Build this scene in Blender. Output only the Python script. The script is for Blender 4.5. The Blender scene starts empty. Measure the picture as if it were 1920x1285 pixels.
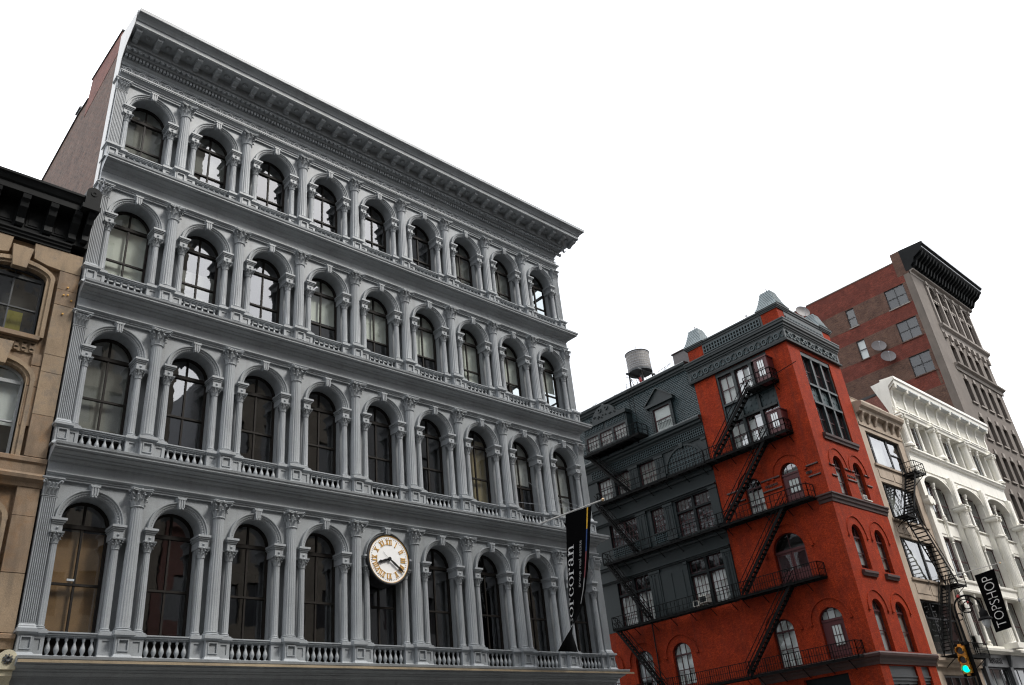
import bpy, math, random
from mathutils import Vector, Matrix
random.seed(7)
sc = bpy.context.scene
COL = sc.collection
R = math.radians
PI = math.pi

# ---------------------------------------------------------------- camera
cam_d = bpy.data.cameras.new('camera'); cam = bpy.data.objects.new('camera', cam_d); COL.objects.link(cam)
YAW, PIT, ROL = 0.786471171, 0.499626404, -0.108949098
_f = Vector((math.sin(YAW)*math.cos(PIT), math.cos(YAW)*math.cos(PIT), math.sin(PIT)))
_r0 = Vector((math.cos(YAW), -math.sin(YAW), 0)); _u0 = _r0.cross(_f)
_r = _r0*math.cos(ROL) + _u0*math.sin(ROL); _u = -_r0*math.sin(ROL) + _u0*math.cos(ROL)
CAM = Vector((-6.0888138, -25.9859947, 1.6))
cam.matrix_world = Matrix(((_r.x, _u.x, -_f.x, CAM.x), (_r.y, _u.y, -_f.y, CAM.y), (_r.z, _u.z, -_f.z, CAM.z), (0, 0, 0, 1)))
cam_d.sensor_fit = 'HORIZONTAL'; cam_d.sensor_width = 36.0; cam_d.lens = 36.0*1556.83445/1920.0
cam_d.clip_start = 0.1; cam_d.clip_end = 3000
sc.camera = cam

# ---------------------------------------------------------------- sky, sun, exposure
SUN_EL, SUN_AZ = R(52), R(150)      # azimuth clockwise from +Y
world = bpy.data.worlds.new('World'); sc.world = world; world.use_nodes = True
nt = world.node_tree; nt.nodes.clear()
wo = nt.nodes.new('ShaderNodeOutputWorld'); bg = nt.nodes.new('ShaderNodeBackground')
sky = nt.nodes.new('ShaderNodeTexSky'); sky.sky_type = 'NISHITA'; sky.sun_disc = False
sky.sun_elevation = SUN_EL; sky.sun_rotation = SUN_AZ; sky.air_density = 1.0; sky.dust_density = 2.0
tc = nt.nodes.new('ShaderNodeTexCoord')
cl = nt.nodes.new('ShaderNodeTexNoise'); cl.inputs['Scale'].default_value = 2.3; cl.inputs['Detail'].default_value = 7; cl.inputs['Roughness'].default_value = 0.55
cr = nt.nodes.new('ShaderNodeValToRGB'); cr.color_ramp.elements[0].position = 0.30; cr.color_ramp.elements[1].position = 0.60
cr.color_ramp.elements[0].color = (0.5, 0.5, 0.5, 1); cr.color_ramp.elements[1].color = (0.97, 0.97, 0.97, 1)
cl2 = nt.nodes.new('ShaderNodeTexNoise'); cl2.inputs['Scale'].default_value = 1.0; cl2.inputs['Detail'].default_value = 4
cr2 = nt.nodes.new('ShaderNodeValToRGB'); cr2.color_ramp.elements[0].position = 0.28; cr2.color_ramp.elements[1].position = 0.62
cr2.color_ramp.elements[0].color = (5.8, 6.0, 6.5, 1); cr2.color_ramp.elements[1].color = (18.5, 18.6, 18.8, 1)
mx = nt.nodes.new('ShaderNodeMix'); mx.data_type = 'RGBA'
nt.links.new(tc.outputs['Generated'], cl.inputs['Vector']); nt.links.new(cl.outputs['Fac'], cr.inputs['Fac'])
nt.links.new(tc.outputs['Generated'], cl2.inputs['Vector']); nt.links.new(cl2.outputs['Fac'], cr2.inputs['Fac'])
nt.links.new(cr.outputs['Color'], mx.inputs['Factor']); nt.links.new(sky.outputs['Color'], mx.inputs['A']); nt.links.new(cr2.outputs['Color'], mx.inputs['B'])
sep = nt.nodes.new('ShaderNodeSeparateXYZ'); nt.links.new(tc.outputs['Generated'], sep.inputs[0])
el = nt.nodes.new('ShaderNodeMapRange'); el.inputs['From Min'].default_value = 0.0; el.inputs['From Max'].default_value = 1.0; el.inputs['To Min'].default_value = 0.55; el.inputs['To Max'].default_value = 1.45
nt.links.new(sep.outputs[2], el.inputs['Value'])
cie = nt.nodes.new('ShaderNodeVectorMath'); cie.operation = 'SCALE'; nt.links.new(mx.outputs['Result'], cie.inputs[0]); nt.links.new(el.outputs[0], cie.inputs['Scale'])
nt.links.new(cie.outputs[0], bg.inputs['Color']); bg.inputs['Strength'].default_value = 0.10
nt.links.new(bg.outputs['Background'], wo.inputs['Surface'])
sun_d = bpy.data.lights.new('sun', 'SUN'); sun_d.energy = 2.0; sun_d.angle = R(16); sun_d.color = (1.0, 0.96, 0.9)
sun = bpy.data.objects.new('sun', sun_d); COL.objects.link(sun)
_sd = Vector((math.sin(SUN_AZ)*math.cos(SUN_EL), math.cos(SUN_AZ)*math.cos(SUN_EL), math.sin(SUN_EL)))
sun.rotation_euler = _sd.to_track_quat('Z', 'Y').to_euler()
vs = sc.view_settings; vs.view_transform = 'Standard'; vs.look = 'None'; vs.exposure = 0.75; vs.gamma = 1.0; vs.use_curve_mapping = False
sc.cycles.use_denoising = True; sc.cycles.filter_width = 1.2
sc.cycles.max_bounces = 6; sc.cycles.diffuse_bounces = 3; sc.cycles.glossy_bounces = 3; sc.cycles.transparent_max_bounces = 12
sc.cycles.caustics_reflective = False; sc.cycles.caustics_refractive = False

# ---------------------------------------------------------------- materials
def nodes(name):
    m = bpy.data.materials.new(name); m.use_nodes = True; n = m.node_tree; n.nodes.clear()
    o = n.nodes.new('ShaderNodeOutputMaterial'); return m, n, o
def noise(n, scale, detail=4, rough=0.55, vec=None):
    t = n.nodes.new('ShaderNodeTexNoise'); t.inputs['Scale'].default_value = scale; t.inputs['Detail'].default_value = detail; t.inputs['Roughness'].default_value = rough
    if vec: n.links.new(vec, t.inputs['Vector'])
    return t.outputs['Fac']
def ramp(n, fac, c0, c1, p0=0.3, p1=0.7):
    r = n.nodes.new('ShaderNodeValToRGB'); r.color_ramp.elements[0].position = p0; r.color_ramp.elements[1].position = p1
    r.color_ramp.elements[0].color = (*c0, 1); r.color_ramp.elements[1].color = (*c1, 1); n.links.new(fac, r.inputs['Fac']); return r.outputs['Color']
def mixc(n, fac, a, b, mode='MIX'):
    x = n.nodes.new('ShaderNodeMix'); x.data_type = 'RGBA'; x.blend_type = mode
    if isinstance(fac, (int, float)): x.inputs['Factor'].default_value = fac
    else: n.links.new(fac, x.inputs['Factor'])
    for k, v in (('A', a), ('B', b)):
        if isinstance(v, tuple): x.inputs[k].default_value = (*v, 1)
        else: n.links.new(v, x.inputs[k])
    return x.outputs['Result']
def pos(n, sx=1, sy=1, sz=1):
    g = n.nodes.new('ShaderNodeNewGeometry'); mp = n.nodes.new('ShaderNodeMapping'); mp.inputs['Scale'].default_value = (sx, sy, sz)
    n.links.new(g.outputs['Position'], mp.inputs['Vector']); return mp.outputs['Vector']
def bsdf(n, o, col, rough=0.6, metal=0.0, bump=None, bstr=0.3, bdist=0.02, spec=0.5):
    b = n.nodes.new('ShaderNodeBsdfPrincipled'); b.inputs['Roughness'].default_value = rough; b.inputs['Metallic'].default_value = metal
    b.inputs['Specular IOR Level'].default_value = spec
    if isinstance(col, tuple): b.inputs['Base Color'].default_value = (*col, 1)
    else: n.links.new(col, b.inputs['Base Color'])
    if bump is not None:
        u = n.nodes.new('ShaderNodeBump'); u.inputs['Strength'].default_value = bstr; u.inputs['Distance'].default_value = bdist
        n.links.new(bump, u.inputs['Height']); n.links.new(u.outputs['Normal'], b.inputs['Normal'])
    n.links.new(b.outputs['BSDF'], o.inputs['Surface']); return b
def mul(c, k): return tuple(x*k for x in c)
def paint(name, col, rough=0.5, var=0.18, grime=0.35, streak=6.0, bstr=0.15, metal=0.0, dirt=(0.05, 0.045, 0.04), spec=0.5, patch=None, psc=1.6):
    """weathered paint or stone: patchy tone, vertical rain streaks, speckle"""
    m, n, o = nodes(name)
    c = ramp(n, noise(n, 0.8, 6, 0.6, pos(n)), mul(col, 1-var), mul(col, 1+var), 0.3, 0.7)
    if patch: c = mixc(n, ramp(n, noise(n, psc, 7, 0.7, pos(n)), (0, 0, 0), (1, 1, 1), 0.48, 0.66), c, patch)
    st = noise(n, 1.0, 5, 0.6, pos(n, streak, streak, 0.35))
    sf = ramp(n, st, (0, 0, 0), (1, 1, 1), 0.52, 0.80)
    c = mixc(n, mixc(n, 1.0, sf, (grime,)*3, 'MULTIPLY'), c, dirt)
    sp = noise(n, 38, 3, 0.7, pos(n))
    c = mixc(n, 0.5, c, ramp(n, sp, (0.35,)*3, (0.65,)*3, 0.3, 0.7), 'OVERLAY')
    bsdf(n, o, c, rough, metal, sp, bstr, 0.01, spec); return m
def brick(name, c1, c2, mortar, w=0.21, h=0.072, rough=0.85, mort=0.012, patch=None, bstr=0.5, pz=0.25, spec=0.4, grime=0.25):
    m, n, o = nodes(name)
    g = n.nodes.new('ShaderNodeNewGeometry'); s = n.nodes.new('ShaderNodeSeparateXYZ'); n.links.new(g.outputs['Position'], s.inputs[0])
    a = n.nodes.new('ShaderNodeMath'); a.operation = 'ADD'; n.links.new(s.outputs[0], a.inputs[0]); n.links.new(s.outputs[1], a.inputs[1])
    cb = n.nodes.new('ShaderNodeCombineXYZ'); n.links.new(a.outputs[0], cb.inputs[0]); n.links.new(s.outputs[2], cb.inputs[1])
    b = n.nodes.new('ShaderNodeTexBrick'); b.inputs['Scale'].default_value = 1.0; b.inputs['Brick Width'].default_value = w; b.inputs['Row Height'].default_value = h
    b.inputs['Mortar Size'].default_value = mort; b.inputs['Mortar Smooth'].default_value = 0.3; b.inputs['Bias'].default_value = 0.0
    b.inputs['Color1'].default_value = (*c1, 1); b.inputs['Color2'].default_value = (*c2, 1); b.inputs['Mortar'].default_value = (*mortar, 1)
    n.links.new(cb.outputs[0], b.inputs['Vector'])
    c = b.outputs['Color']
    if patch:
        pt = ramp(n, noise(n, pz, 6, 0.65, pos(n)), (0, 0, 0), (1, 1, 1), 0.42, 0.62)
        c = mixc(n, pt, c, mixc(n, 0.75, c, patch))
    c = mixc(n, 0.6, c, ramp(n, noise(n, 1.2, 6, 0.65, pos(n)), (0.33,)*3, (0.67,)*3), 'OVERLAY')
    c = mixc(n, 0.75, c, ramp(n, noise(n, 13, 3, 0.75, pos(n)), (0.25,)*3, (0.75,)*3, .35, .65), 'OVERLAY')
    sf = ramp(n, noise(n, 1.0, 5, 0.6, pos(n, 2.6, 2.6, 0.22)), (0, 0, 0), (grime,)*3, 0.50, 0.78); c = mixc(n, sf, c, (0.05, 0.022, 0.018))
    h_ = n.nodes.new('ShaderNodeMath'); h_.operation = 'SUBTRACT'; h_.inputs[0].default_value = 1.0; n.links.new(b.outputs['Fac'], h_.inputs[1])
    bsdf(n, o, c, rough, 0, h_.outputs[0], bstr, 0.012, spec); return m
def glass(name, ior=2.0, tint=(0.93, 0.96, 0.95), wob=0.004):
    m, n, o = nodes(name)
    t = n.nodes.new('ShaderNodeBsdfTransparent'); t.inputs['Color'].default_value = (*tint, 1)
    gl = n.nodes.new('ShaderNodeBsdfGlossy'); gl.inputs['Roughness'].default_value = 0.01; gl.inputs['Color'].default_value = (0.97, 0.98, 1.0, 1)
    g = n.nodes.new('ShaderNodeNewGeometry'); dt = n.nodes.new('ShaderNodeVectorMath'); dt.operation = 'DOT_PRODUCT'
    n.links.new(g.outputs['Normal'], dt.inputs[0]); n.links.new(g.outputs['Incoming'], dt.inputs[1])
    def mt(op, a, b=None):
        q = n.nodes.new('ShaderNodeMath'); q.operation = op
        for k, v in enumerate((a, b)):
            if v is None: continue
            if isinstance(v, (int, float)): q.inputs[k].default_value = v
            else: n.links.new(v, q.inputs[k])
        return q.outputs[0]
    r0 = ((ior-1)/(ior+1))**2*1.8
    fr_ = mt('ADD', mt('MULTIPLY', mt('POWER', mt('SUBTRACT', 1.0, mt('ABSOLUTE', dt.outputs['Value'])), 4.5), 1-r0), r0)
    bu = n.nodes.new('ShaderNodeBump'); bu.inputs['Strength'].default_value = wob; bu.inputs['Distance'].default_value = 0.25
    n.links.new(noise(n, 2.2, 2, 0.4, pos(n)), bu.inputs['Height']); n.links.new(bu.outputs['Normal'], gl.inputs['Normal'])
    mxs = n.nodes.new('ShaderNodeMixShader'); n.links.new(fr_, mxs.inputs[0]); n.links.new(t.outputs[0], mxs.inputs[1]); n.links.new(gl.outputs[0], mxs.inputs[2])
    n.links.new(mxs.outputs[0], o.inputs['Surface']); return m
def plain(name, col, rough=0.6, metal=0.0, spec=0.5, var=0.1):
    m, n, o = nodes(name)
    c = ramp(n, noise(n, 5, 4, 0.6, pos(n)), mul(col, 1-var), mul(col, 1+var))
    bsdf(n, o, c, rough, metal, spec=spec); return m
def emit(name, col, st):
    m, n, o = nodes(name); e = n.nodes.new('ShaderNodeEmission'); e.inputs['Color'].default_value = (*col, 1); e.inputs['Strength'].default_value = st
    n.links.new(e.outputs[0], o.inputs['Surface']); return m

M = dict(
 iron=paint('grey_painted_cast_iron', (0.298, 0.318, 0.334), 0.5, 0.12, 0.35, 3.5, 0.06, dirt=(0.09, 0.085, 0.08)),
 iron_top=paint('weathered_grey_flashing', (0.36, 0.38, 0.40), 0.45, 0.1, 0.25, 4),
 white_side=paint('white_painted_render', (0.70, 0.70, 0.69), 0.6, 0.06, 0.25, 3),
 tan_lip=paint('rusted_tan_gutter', (0.33, 0.26, 0.17), 0.6, 0.2, 0.5, 2),
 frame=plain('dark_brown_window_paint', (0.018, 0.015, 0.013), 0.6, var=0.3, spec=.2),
 glass=glass('window_glass'), glass2=glass('wavy_window_glass', 1.9, wob=0.03), glassd=glass('dim_window_glass', 1.55, (0.8, 0.83, 0.83)),
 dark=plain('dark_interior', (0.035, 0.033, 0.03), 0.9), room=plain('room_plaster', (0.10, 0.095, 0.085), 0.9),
 blind=paint('cream_roller_blind', (0.80, 0.82, 0.74), 0.85, 0.06, 0.12, 3), blindg=paint('dusty_grey_blind', (0.24, 0.24, 0.22), 0.9, 0.2, 0.3, 3),
 curtain=paint('white_curtain', (0.72, 0.72, 0.70), 0.9, 0.1, 0.4, 14), blindw=paint('white_shade', (0.75, 0.77, 0.75), 0.85, 0.05, 0.1, 3),
 ply=paint('plywood_board', (0.30, 0.17, 0.075), 0.8, 0.25, 0.3, 2), tanb=paint('tan_board', (0.34, 0.27, 0.15), 0.8, 0.2, 0.3, 3),
 partybrick=brick('grey_brown_party_brick', (0.17, 0.078, 0.050), (0.040, 0.020, 0.016), (0.12, 0.088, 0.072), 0.26, 0.11, mort=.02, patch=(0.16, 0.108, 0.082), pz=6),
 redbrick=brick('old_red_brick', (0.24, 0.068, 0.045), (0.17, 0.05, 0.036), (0.2, 0.13, 0.11), patch=(0.17, 0.06, 0.05)),
 redpaint=brick('red_painted_brick', (0.37, 0.043, 0.011), (0.27, 0.029, 0.008), (0.14, 0.017, 0.006), 0.21, 0.072, 0.75, 0.012, patch=(0.225, 0.026, 0.010), bstr=0.5, pz=0.9, spec=.1, grime=.45),
 redtrim=paint('dark_red_painted_stone', (0.042, 0.016, 0.013), 0.55, 0.25, 0.5, 5),
 maroon=paint('maroon_door_paint', (0.075, 0.016, 0.018), 0.45, 0.15, 0.2, 5),
 maroonf=plain('maroon_sash_paint', (0.05, 0.012, 0.014), 0.5),
 green=paint('dark_green_painted_metal', (0.0070, 0.0140, 0.0152), 0.45, 0.15, 0.25, 5, dirt=(0.015, 0.018, 0.02)),
 greend=plain('deep_green_black_paint', (0.006, 0.009, 0.010), 0.6, var=0.25, spec=.2),
 slate=paint('green_painted_slate', (0.024, 0.044, 0.049), 0.5, 0.2, 0.25, 6),
 slatel=paint('pale_weathered_slate', (0.17, 0.21, 0.22), 0.5, 0.15, 0.3, 5),
 iron_blk=plain('black_painted_iron', (0.005, 0.005, 0.005), 0.7, var=0.4, spec=.1),
 brown=paint('brownstone', (0.31, 0.228, 0.148), 0.85, 0.35, 0.75, 2.2, 0.6, dirt=(0.09, 0.075, 0.06), patch=(0.20, 0.16, 0.12)),
 brown2=paint('brownstone_dark', (0.25, 0.18, 0.12), 0.85, 0.3, 0.6, 2.2, 0.6, dirt=(0.06, 0.05, 0.04), patch=(0.27, 0.16, 0.08), psc=1.1),
 blackcor=paint('black_painted_cornice', (0.009, 0.010, 0.0105), 0.55, 0.3, 0.35, 4, dirt=(0.015, 0.015, 0.015), spec=.1),
 cream=paint('cream_painted_bracket', (0.55, 0.50, 0.36), 0.6, 0.12, 0.4, 6),
 beige=paint('buff_limestone', (0.36, 0.29, 0.225), 0.8, 0.14, 0.5, 2.5, 0.4, dirt=(0.1, 0.085, 0.07)),
 whitef=paint('off_white_painted_iron', (0.80, 0.78, 0.71), 0.5, 0.06, 0.3, 5, dirt=(0.3, 0.27, 0.2)),
 whitesh=paint('pale_grey_shutter', (0.40, 0.42, 0.43), 0.5, 0.06, 0.2, 5),
 shutter=plain('grey_roller_blind_dark', (0.07, 0.064, 0.06), 0.8),
 greysf=paint('charcoal_shopfront_paint_and_shade', (0.05, 0.055, 0.06), 0.4, 0.15, 0.25, 5),
 sffascia=paint('slate_grey_fascia_paint', (0.10, 0.105, 0.11), 0.4, 0.1, 0.2, 5),
 tallbrick=brick('tall_red_brick', (0.17, 0.042, 0.028), (0.10, 0.026, 0.019), (0.12, 0.055, 0.043), 0.30, 0.12, patch=(0.11, 0.034, 0.026), bstr=0.4, pz=0.8, spec=.15),
 tallbrown=brick('tall_brown_brick', (0.125, 0.068, 0.047), (0.062, 0.035, 0.028), (0.12, 0.088, 0.072), 0.30, 0.12, patch=(0.105, 0.062, 0.048), bstr=0.4, pz=1.6, spec=.15),
 tallstone=paint('brown_grey_stone', (0.125, 0.104, 0.088), 0.85, 0.15, 0.4, 3, 0.4),
 tallpale=paint('pale_terracotta', (0.24, 0.21, 0.185), 0.8, 0.15, 0.4, 4, 0.4),
 wood=paint('silvered_tank_wood', (0.21, 0.20, 0.19), 0.85, 0.2, 0.5, 9, 0.4),
 tankdark=plain('tank_underside', (0.06, 0.065, 0.07), 0.7), steel=plain('galvanised_steel', (0.35, 0.36, 0.38), 0.4, 0.6),
 whitebox=plain('ac_white_casing', (0.6, 0.58, 0.52), 0.5), dish=plain('satellite_dish_grey', (0.30, 0.30, 0.31), 0.5),
 dishd=plain('weathered_dark_dish', (0.11, 0.10, 0.10), 0.6),
 flag=plain('black_flag_cloth', (0.003, 0.003, 0.0035), 0.95, spec=.05), white=plain('white_print', (0.75, 0.75, 0.75), 0.7), grey=plain('grey_print', (0.35, 0.35, 0.35), 0.7),
 yellow=plain('yellow_print', (0.75, 0.42, 0.03), 0.7), blue=plain('blue_print', (0.03, 0.07, 0.22), 0.7), pink=plain('dull_red_print', (0.25, 0.07, 0.08), 0.7),
 clockface=plain('white_clock_face', (0.92, 0.92, 0.91), 0.4, var=0.01), gold=plain('gold_leaf', (0.62, 0.34, 0.06), 0.4, 0.0), black=plain('black_enamel', (0.006, 0.006, 0.007), 0.35),
 polew=plain('white_flagpole', (0.6, 0.59, 0.57), 0.4), brass=plain('brass_finial', (0.6, 0.42, 0.25), 0.35, 0.4),
 signal=plain('signal_yellow', (0.62, 0.26, 0.02), 0.45), lens=plain('dark_lens', (0.02, 0.012, 0.008), 0.25), lamp_on=emit('lit_green_lens', (0.0, 1.0, 0.62), 1.0),
 lampglass=plain('frosted_lantern_glass', (0.6, 0.62, 0.62), 0.25), red=plain('red_ribbon', (0.4, 0.03, 0.03), 0.6),
 asphalt=paint('asphalt', (0.055, 0.055, 0.057), 0.9, 0.2, 0.2, 1), walk=paint('concrete_pavement', (0.22, 0.215, 0.2), 0.9, 0.12, 0.2, 1), kerb=paint('granite_kerb', (0.3, 0.3, 0.3), 0.8, 0.1, 0.2, 1),
 line=paint('white_road_paint', (0.7, 0.7, 0.68), 0.7, 0.1, 0.3, 1), roof=paint('roof_felt', (0.06, 0.06, 0.06), 0.9),
 oppA=paint('opposite_buff_stone', (0.10, 0.085, 0.066), 0.85, 0.2, 0.4, 2), oppB=brick('opposite_red_brick', (0.10, 0.035, 0.026), (0.08, 0.03, 0.022), (0.1, 0.07, 0.06)),
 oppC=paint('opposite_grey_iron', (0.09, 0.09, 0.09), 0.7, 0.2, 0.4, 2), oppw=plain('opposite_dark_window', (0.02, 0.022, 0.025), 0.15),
 dimyellow=plain('dull_yellow_cloth', (0.22, 0.19, 0.02), 0.8),
 bluepaint=plain('blue_sprayed_tag', (0.01, 0.05, 0.35), 0.6), sticker=plain('pale_notice', (0.55, 0.6, 0.65), 0.5),
)

# ---------------------------------------------------------------- geometry helpers
class Fr:
    def __init__(s, o, u, n): s.o = Vector(o); s.u = Vector(u); s.n = Vector(n)
    def P(s, u, v, d): return s.o + s.u*u + s.n*d + Vector((0, 0, v))
FM = Fr((0, 0, 0), (1, 0, 0), (0, -1, 0))            # facades along the avenue: u = x, d = outwards (-y)
XR = 50.2
FS = Fr((XR, 0, 0), (0, 1, 0), (-1, 0, 0))           # side street wall of the red building: u = y, d = outwards (-x)
XT, YT = 89.7, 0.77
FT = Fr((XT, 0, 0), (0, 1, 0), (-1, 0, 0))           # blank side of the tall building
class MB:
    def __init__(s, F=FM): s.F = F; s.vs = []; s.fs = []
    def v(s, u, v, d): s.vs.append(s.F.P(u, v, d)); return len(s.vs)-1
    def face(s, pts): s.fs.append([s.v(*p) for p in pts])
    def box(s, u0, u1, v0, v1, d0, d1):
        i = [s.v(u, v, d) for u in (u0, u1) for v in (v0, v1) for d in (d0, d1)]
        for f in ((0, 1, 3, 2), (4, 6, 7, 5), (0, 4, 5, 1), (2, 3, 7, 6), (0, 2, 6, 4), (1, 5, 7, 3)): s.fs.append([i[k] for k in f])
        return s
    def taper(s, c0, c1):
        """two rectangles (u0,u1,d0,d1,v) joined"""
        i = []
        for (u0, u1, d0, d1, v) in (c0, c1): i += [s.v(u0, v, d0), s.v(u1, v, d0), s.v(u1, v, d1), s.v(u0, v, d1)]
        for k in range(4): s.fs.append([i[k], i[(k+1) % 4], i[4+(k+1) % 4], i[4+k]])
        s.fs.append(i[:4][::-1]); s.fs.append(i[4:]); return s
    def prism(s, poly, d0, d1):
        a = [s.v(u, v, d0) for u, v in poly]; b = [s.v(u, v, d1) for u, v in poly]; n = len(poly)
        s.fs.append(a[::-1]); s.fs.append(b)
        for k in range(n): s.fs.append([a[k], a[(k+1) % n], b[(k+1) % n], b[k]])
        return s
    def plan(s, poly, v0, v1):
        """polygon in (u,d), extruded vertically"""
        a = [s.v(u, v0, d) for u, d in poly]; b = [s.v(u, v1, d) for u, d in poly]; n = len(poly)
        s.fs.append(a[::-1]); s.fs.append(b)
        for k in range(n): s.fs.append([a[k], a[(k+1) % n], b[(k+1) % n], b[k]])
        return s
    def ext(s, prof, u0, u1, caps=True):
        """profile of (d,v) points run along u"""
        a = [s.v(u0, v, d) for d, v in prof]; b = [s.v(u1, v, d) for d, v in prof]; n = len(prof)
        for k in range(n): s.fs.append([a[k], a[(k+1) % n], b[(k+1) % n], b[k]])
        if caps: s.fs.append(a[::-1]); s.fs.append(b)
        return s
    def around(s, prof, path, ref=0.0, caps=True):
        """profile of (d,v) swept along plan path [(u,d,nu,nd)] with mitred offsets"""
        rows = []
        for (u, d, nu, nd) in path: rows.append([s.v(u+nu*(pd-ref), v, d+nd*(pd-ref)) for pd, v in prof])
        n = len(prof)
        for a, b in zip(rows, rows[1:]):
            for k in range(n): s.fs.append([a[k], a[(k+1) % n], b[(k+1) % n], b[k]])
        if caps: s.fs.append(rows[0][::-1]); s.fs.append(rows[-1])
        return s
    def lathe(s, cu, cd, prof, n=16, sd=1.0, v0=0.0):
        rows = []
        for r, v in prof: rows.append([s.v(cu+r*math.cos(2*PI*k/n), v0+v, cd+sd*r*math.sin(2*PI*k/n)) for k in range(n)])
        for a, b in zip(rows, rows[1:]):
            for k in range(n): s.fs.append([a[k], a[(k+1) % n], b[(k+1) % n], b[k]])
        s.fs.append(rows[0][::-1]); s.fs.append(rows[-1]); return s
    def tube(s, pts, r, n=6, r1=None):
        P = [s.F.P(*p) for p in pts]; rows = []
        for i, p in enumerate(P):
            t = (P[min(i+1, len(P)-1)] - P[max(i-1, 0)]).normalized()
            a = t.cross(Vector((0, 0, 1)) if abs(t.z) < 0.9 else Vector((1, 0, 0))).normalized(); b = t.cross(a)
            rr = r if r1 is None else r + (r1-r)*i/(len(P)-1)
            row = []
            for k in range(n):
                s.vs.append(p + (a*math.cos(2*PI*(k+.5)/n) + b*math.sin(2*PI*(k+.5)/n))*rr); row.append(len(s.vs)-1)
            rows.append(row)
        for a, b in zip(rows, rows[1:]):
            for k in range(n): s.fs.append([a[k], a[(k+1) % n], b[(k+1) % n], b[k]])
        s.fs.append(rows[0][::-1]); s.fs.append(rows[-1]); return s
    def bar(s, a, b, w=0.03):
        return s.tube([a, b], w*0.7, 4)
    def arc(s, cu, cv, prof, a0=0.0, a1=PI, n=24, sy=1.0):
        """profile of (r,d) swept round a centre in the wall plane"""
        rows = []
        for k in range(n+1):
            t = a0+(a1-a0)*k/n; rows.append([s.v(cu+r*math.cos(t), cv+r*math.sin(t)*sy, d) for r, d in prof])
        m = len(prof)
        for a, b in zip(rows, rows[1:]):
            for k in range(m): s.fs.append([a[k], a[(k+1) % m], b[(k+1) % m], b[k]])
        s.fs.append(rows[0][::-1]); s.fs.append(rows[-1]); return s
    def disc(s, cu, cv, r, d0, d1, n=24):
        return s.prism([(cu+r*math.cos(2*PI*k/n), cv+r*math.sin(2*PI*k/n)) for k in range(n)], d0, d1)
    def mesh(s, name, smooth=None):
        me = bpy.data.meshes.new(name); me.from_pydata(s.vs, [], s.fs); me.update()
        import bmesh
        b = bmesh.new(); b.from_mesh(me); bmesh.ops.recalc_face_normals(b, faces=b.faces); b.to_mesh(me); b.free()
        if smooth is not None:
            me.polygons.foreach_set('use_smooth', [True]*len(me.polygons)); me.set_sharp_from_angle(angle=R(smooth))
        return me
    def build(s, name, mat, parent=None, smooth=None, kind=None, label=None):
        me = s.mesh(name, smooth); me.materials.append(M[mat] if isinstance(mat, str) else mat)
        return inst(name, me, parent, kind=kind, label=label)
def inst(name, me, parent=None, loc=(0, 0, 0), rot=(0, 0, 0), scale=(1, 1, 1), kind=None, label=None):
    o = bpy.data.objects.new(name, me); COL.objects.link(o); o.location = loc; o.rotation_euler = rot; o.scale = scale
    if parent is not None:
        o.parent = parent; o.matrix_parent_inverse = parent.matrix_basis.inverted()
    if kind: o['kind'] = kind
    if label: o['label'] = label
    return o
def thing(name, label, cat, loc=(0, 0, 0), group=None):
    o = bpy.data.objects.new(name, None); COL.objects.link(o); o.location = loc; o.empty_display_size = 0.5
    return tag(o, label, cat, group)
def tag(o, label, cat, group=None):
    o['label'] = label; o['category'] = cat
    if group: o['group'] = group
    return o
def meshof(mb, name, mat, smooth=None):
    me = mb.mesh(name, smooth); me.materials.append(M[mat]); return me
def wall(mb, u0, u1, v0, v1, ops, d=0.0, depth=0.3, n=14, sill=True):
    """flat wall with real openings (ua,ub,va,vb,rise) and their reveals"""
    us = sorted({u0, u1, *[o[0] for o in ops], *[o[1] for o in ops]}); vs_ = sorted({v0, v1, *[o[2] for o in ops], *[o[3] for o in ops]})
    us = [u for u in us if u0 <= u <= u1]; vs_ = [v for v in vs_ if v0 <= v <= v1]
    for a, b in zip(us, us[1:]):
        for c, e in zip(vs_, vs_[1:]):
            m, q = (a+b)/2, (c+e)/2
            if any(o[0] < m < o[1] and o[2] < q < o[3] for o in ops): continue
            mb.face([(a, c, d), (b, c, d), (b, e, d), (a, e, d)])
    for (a, b, c, e, rise) in ops:
        sp = e-rise; cu = (a+b)/2; hw = (b-a)/2
        if rise > 0:
            pts = [(cu+hw*math.cos(PI*k/n), sp+rise*math.sin(PI*k/n)) for k in range(n+1)]
            for p, q in zip(pts, pts[1:]):
                mb.face([(p[0], p[1], d), (p[0], e, d), (q[0], e, d), (q[0], q[1], d)])
                mb.face([(p[0], p[1], d), (q[0], q[1], d), (q[0], q[1], d-depth), (p[0], p[1], d-depth)])
        else: mb.face([(a, e, d), (b, e, d), (b, e, d-depth), (a, e, d-depth)])
        mb.face([(a, c, d), (a, sp, d), (a, sp, d-depth), (a, c, d-depth)]); mb.face([(b, c, d), (b, sp, d), (b, sp, d-depth), (b, c, d-depth)])
        if sill: mb.face([(a, c, d), (b, c, d), (b, c, d-depth), (a, c, d-depth)])
    return mb
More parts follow.
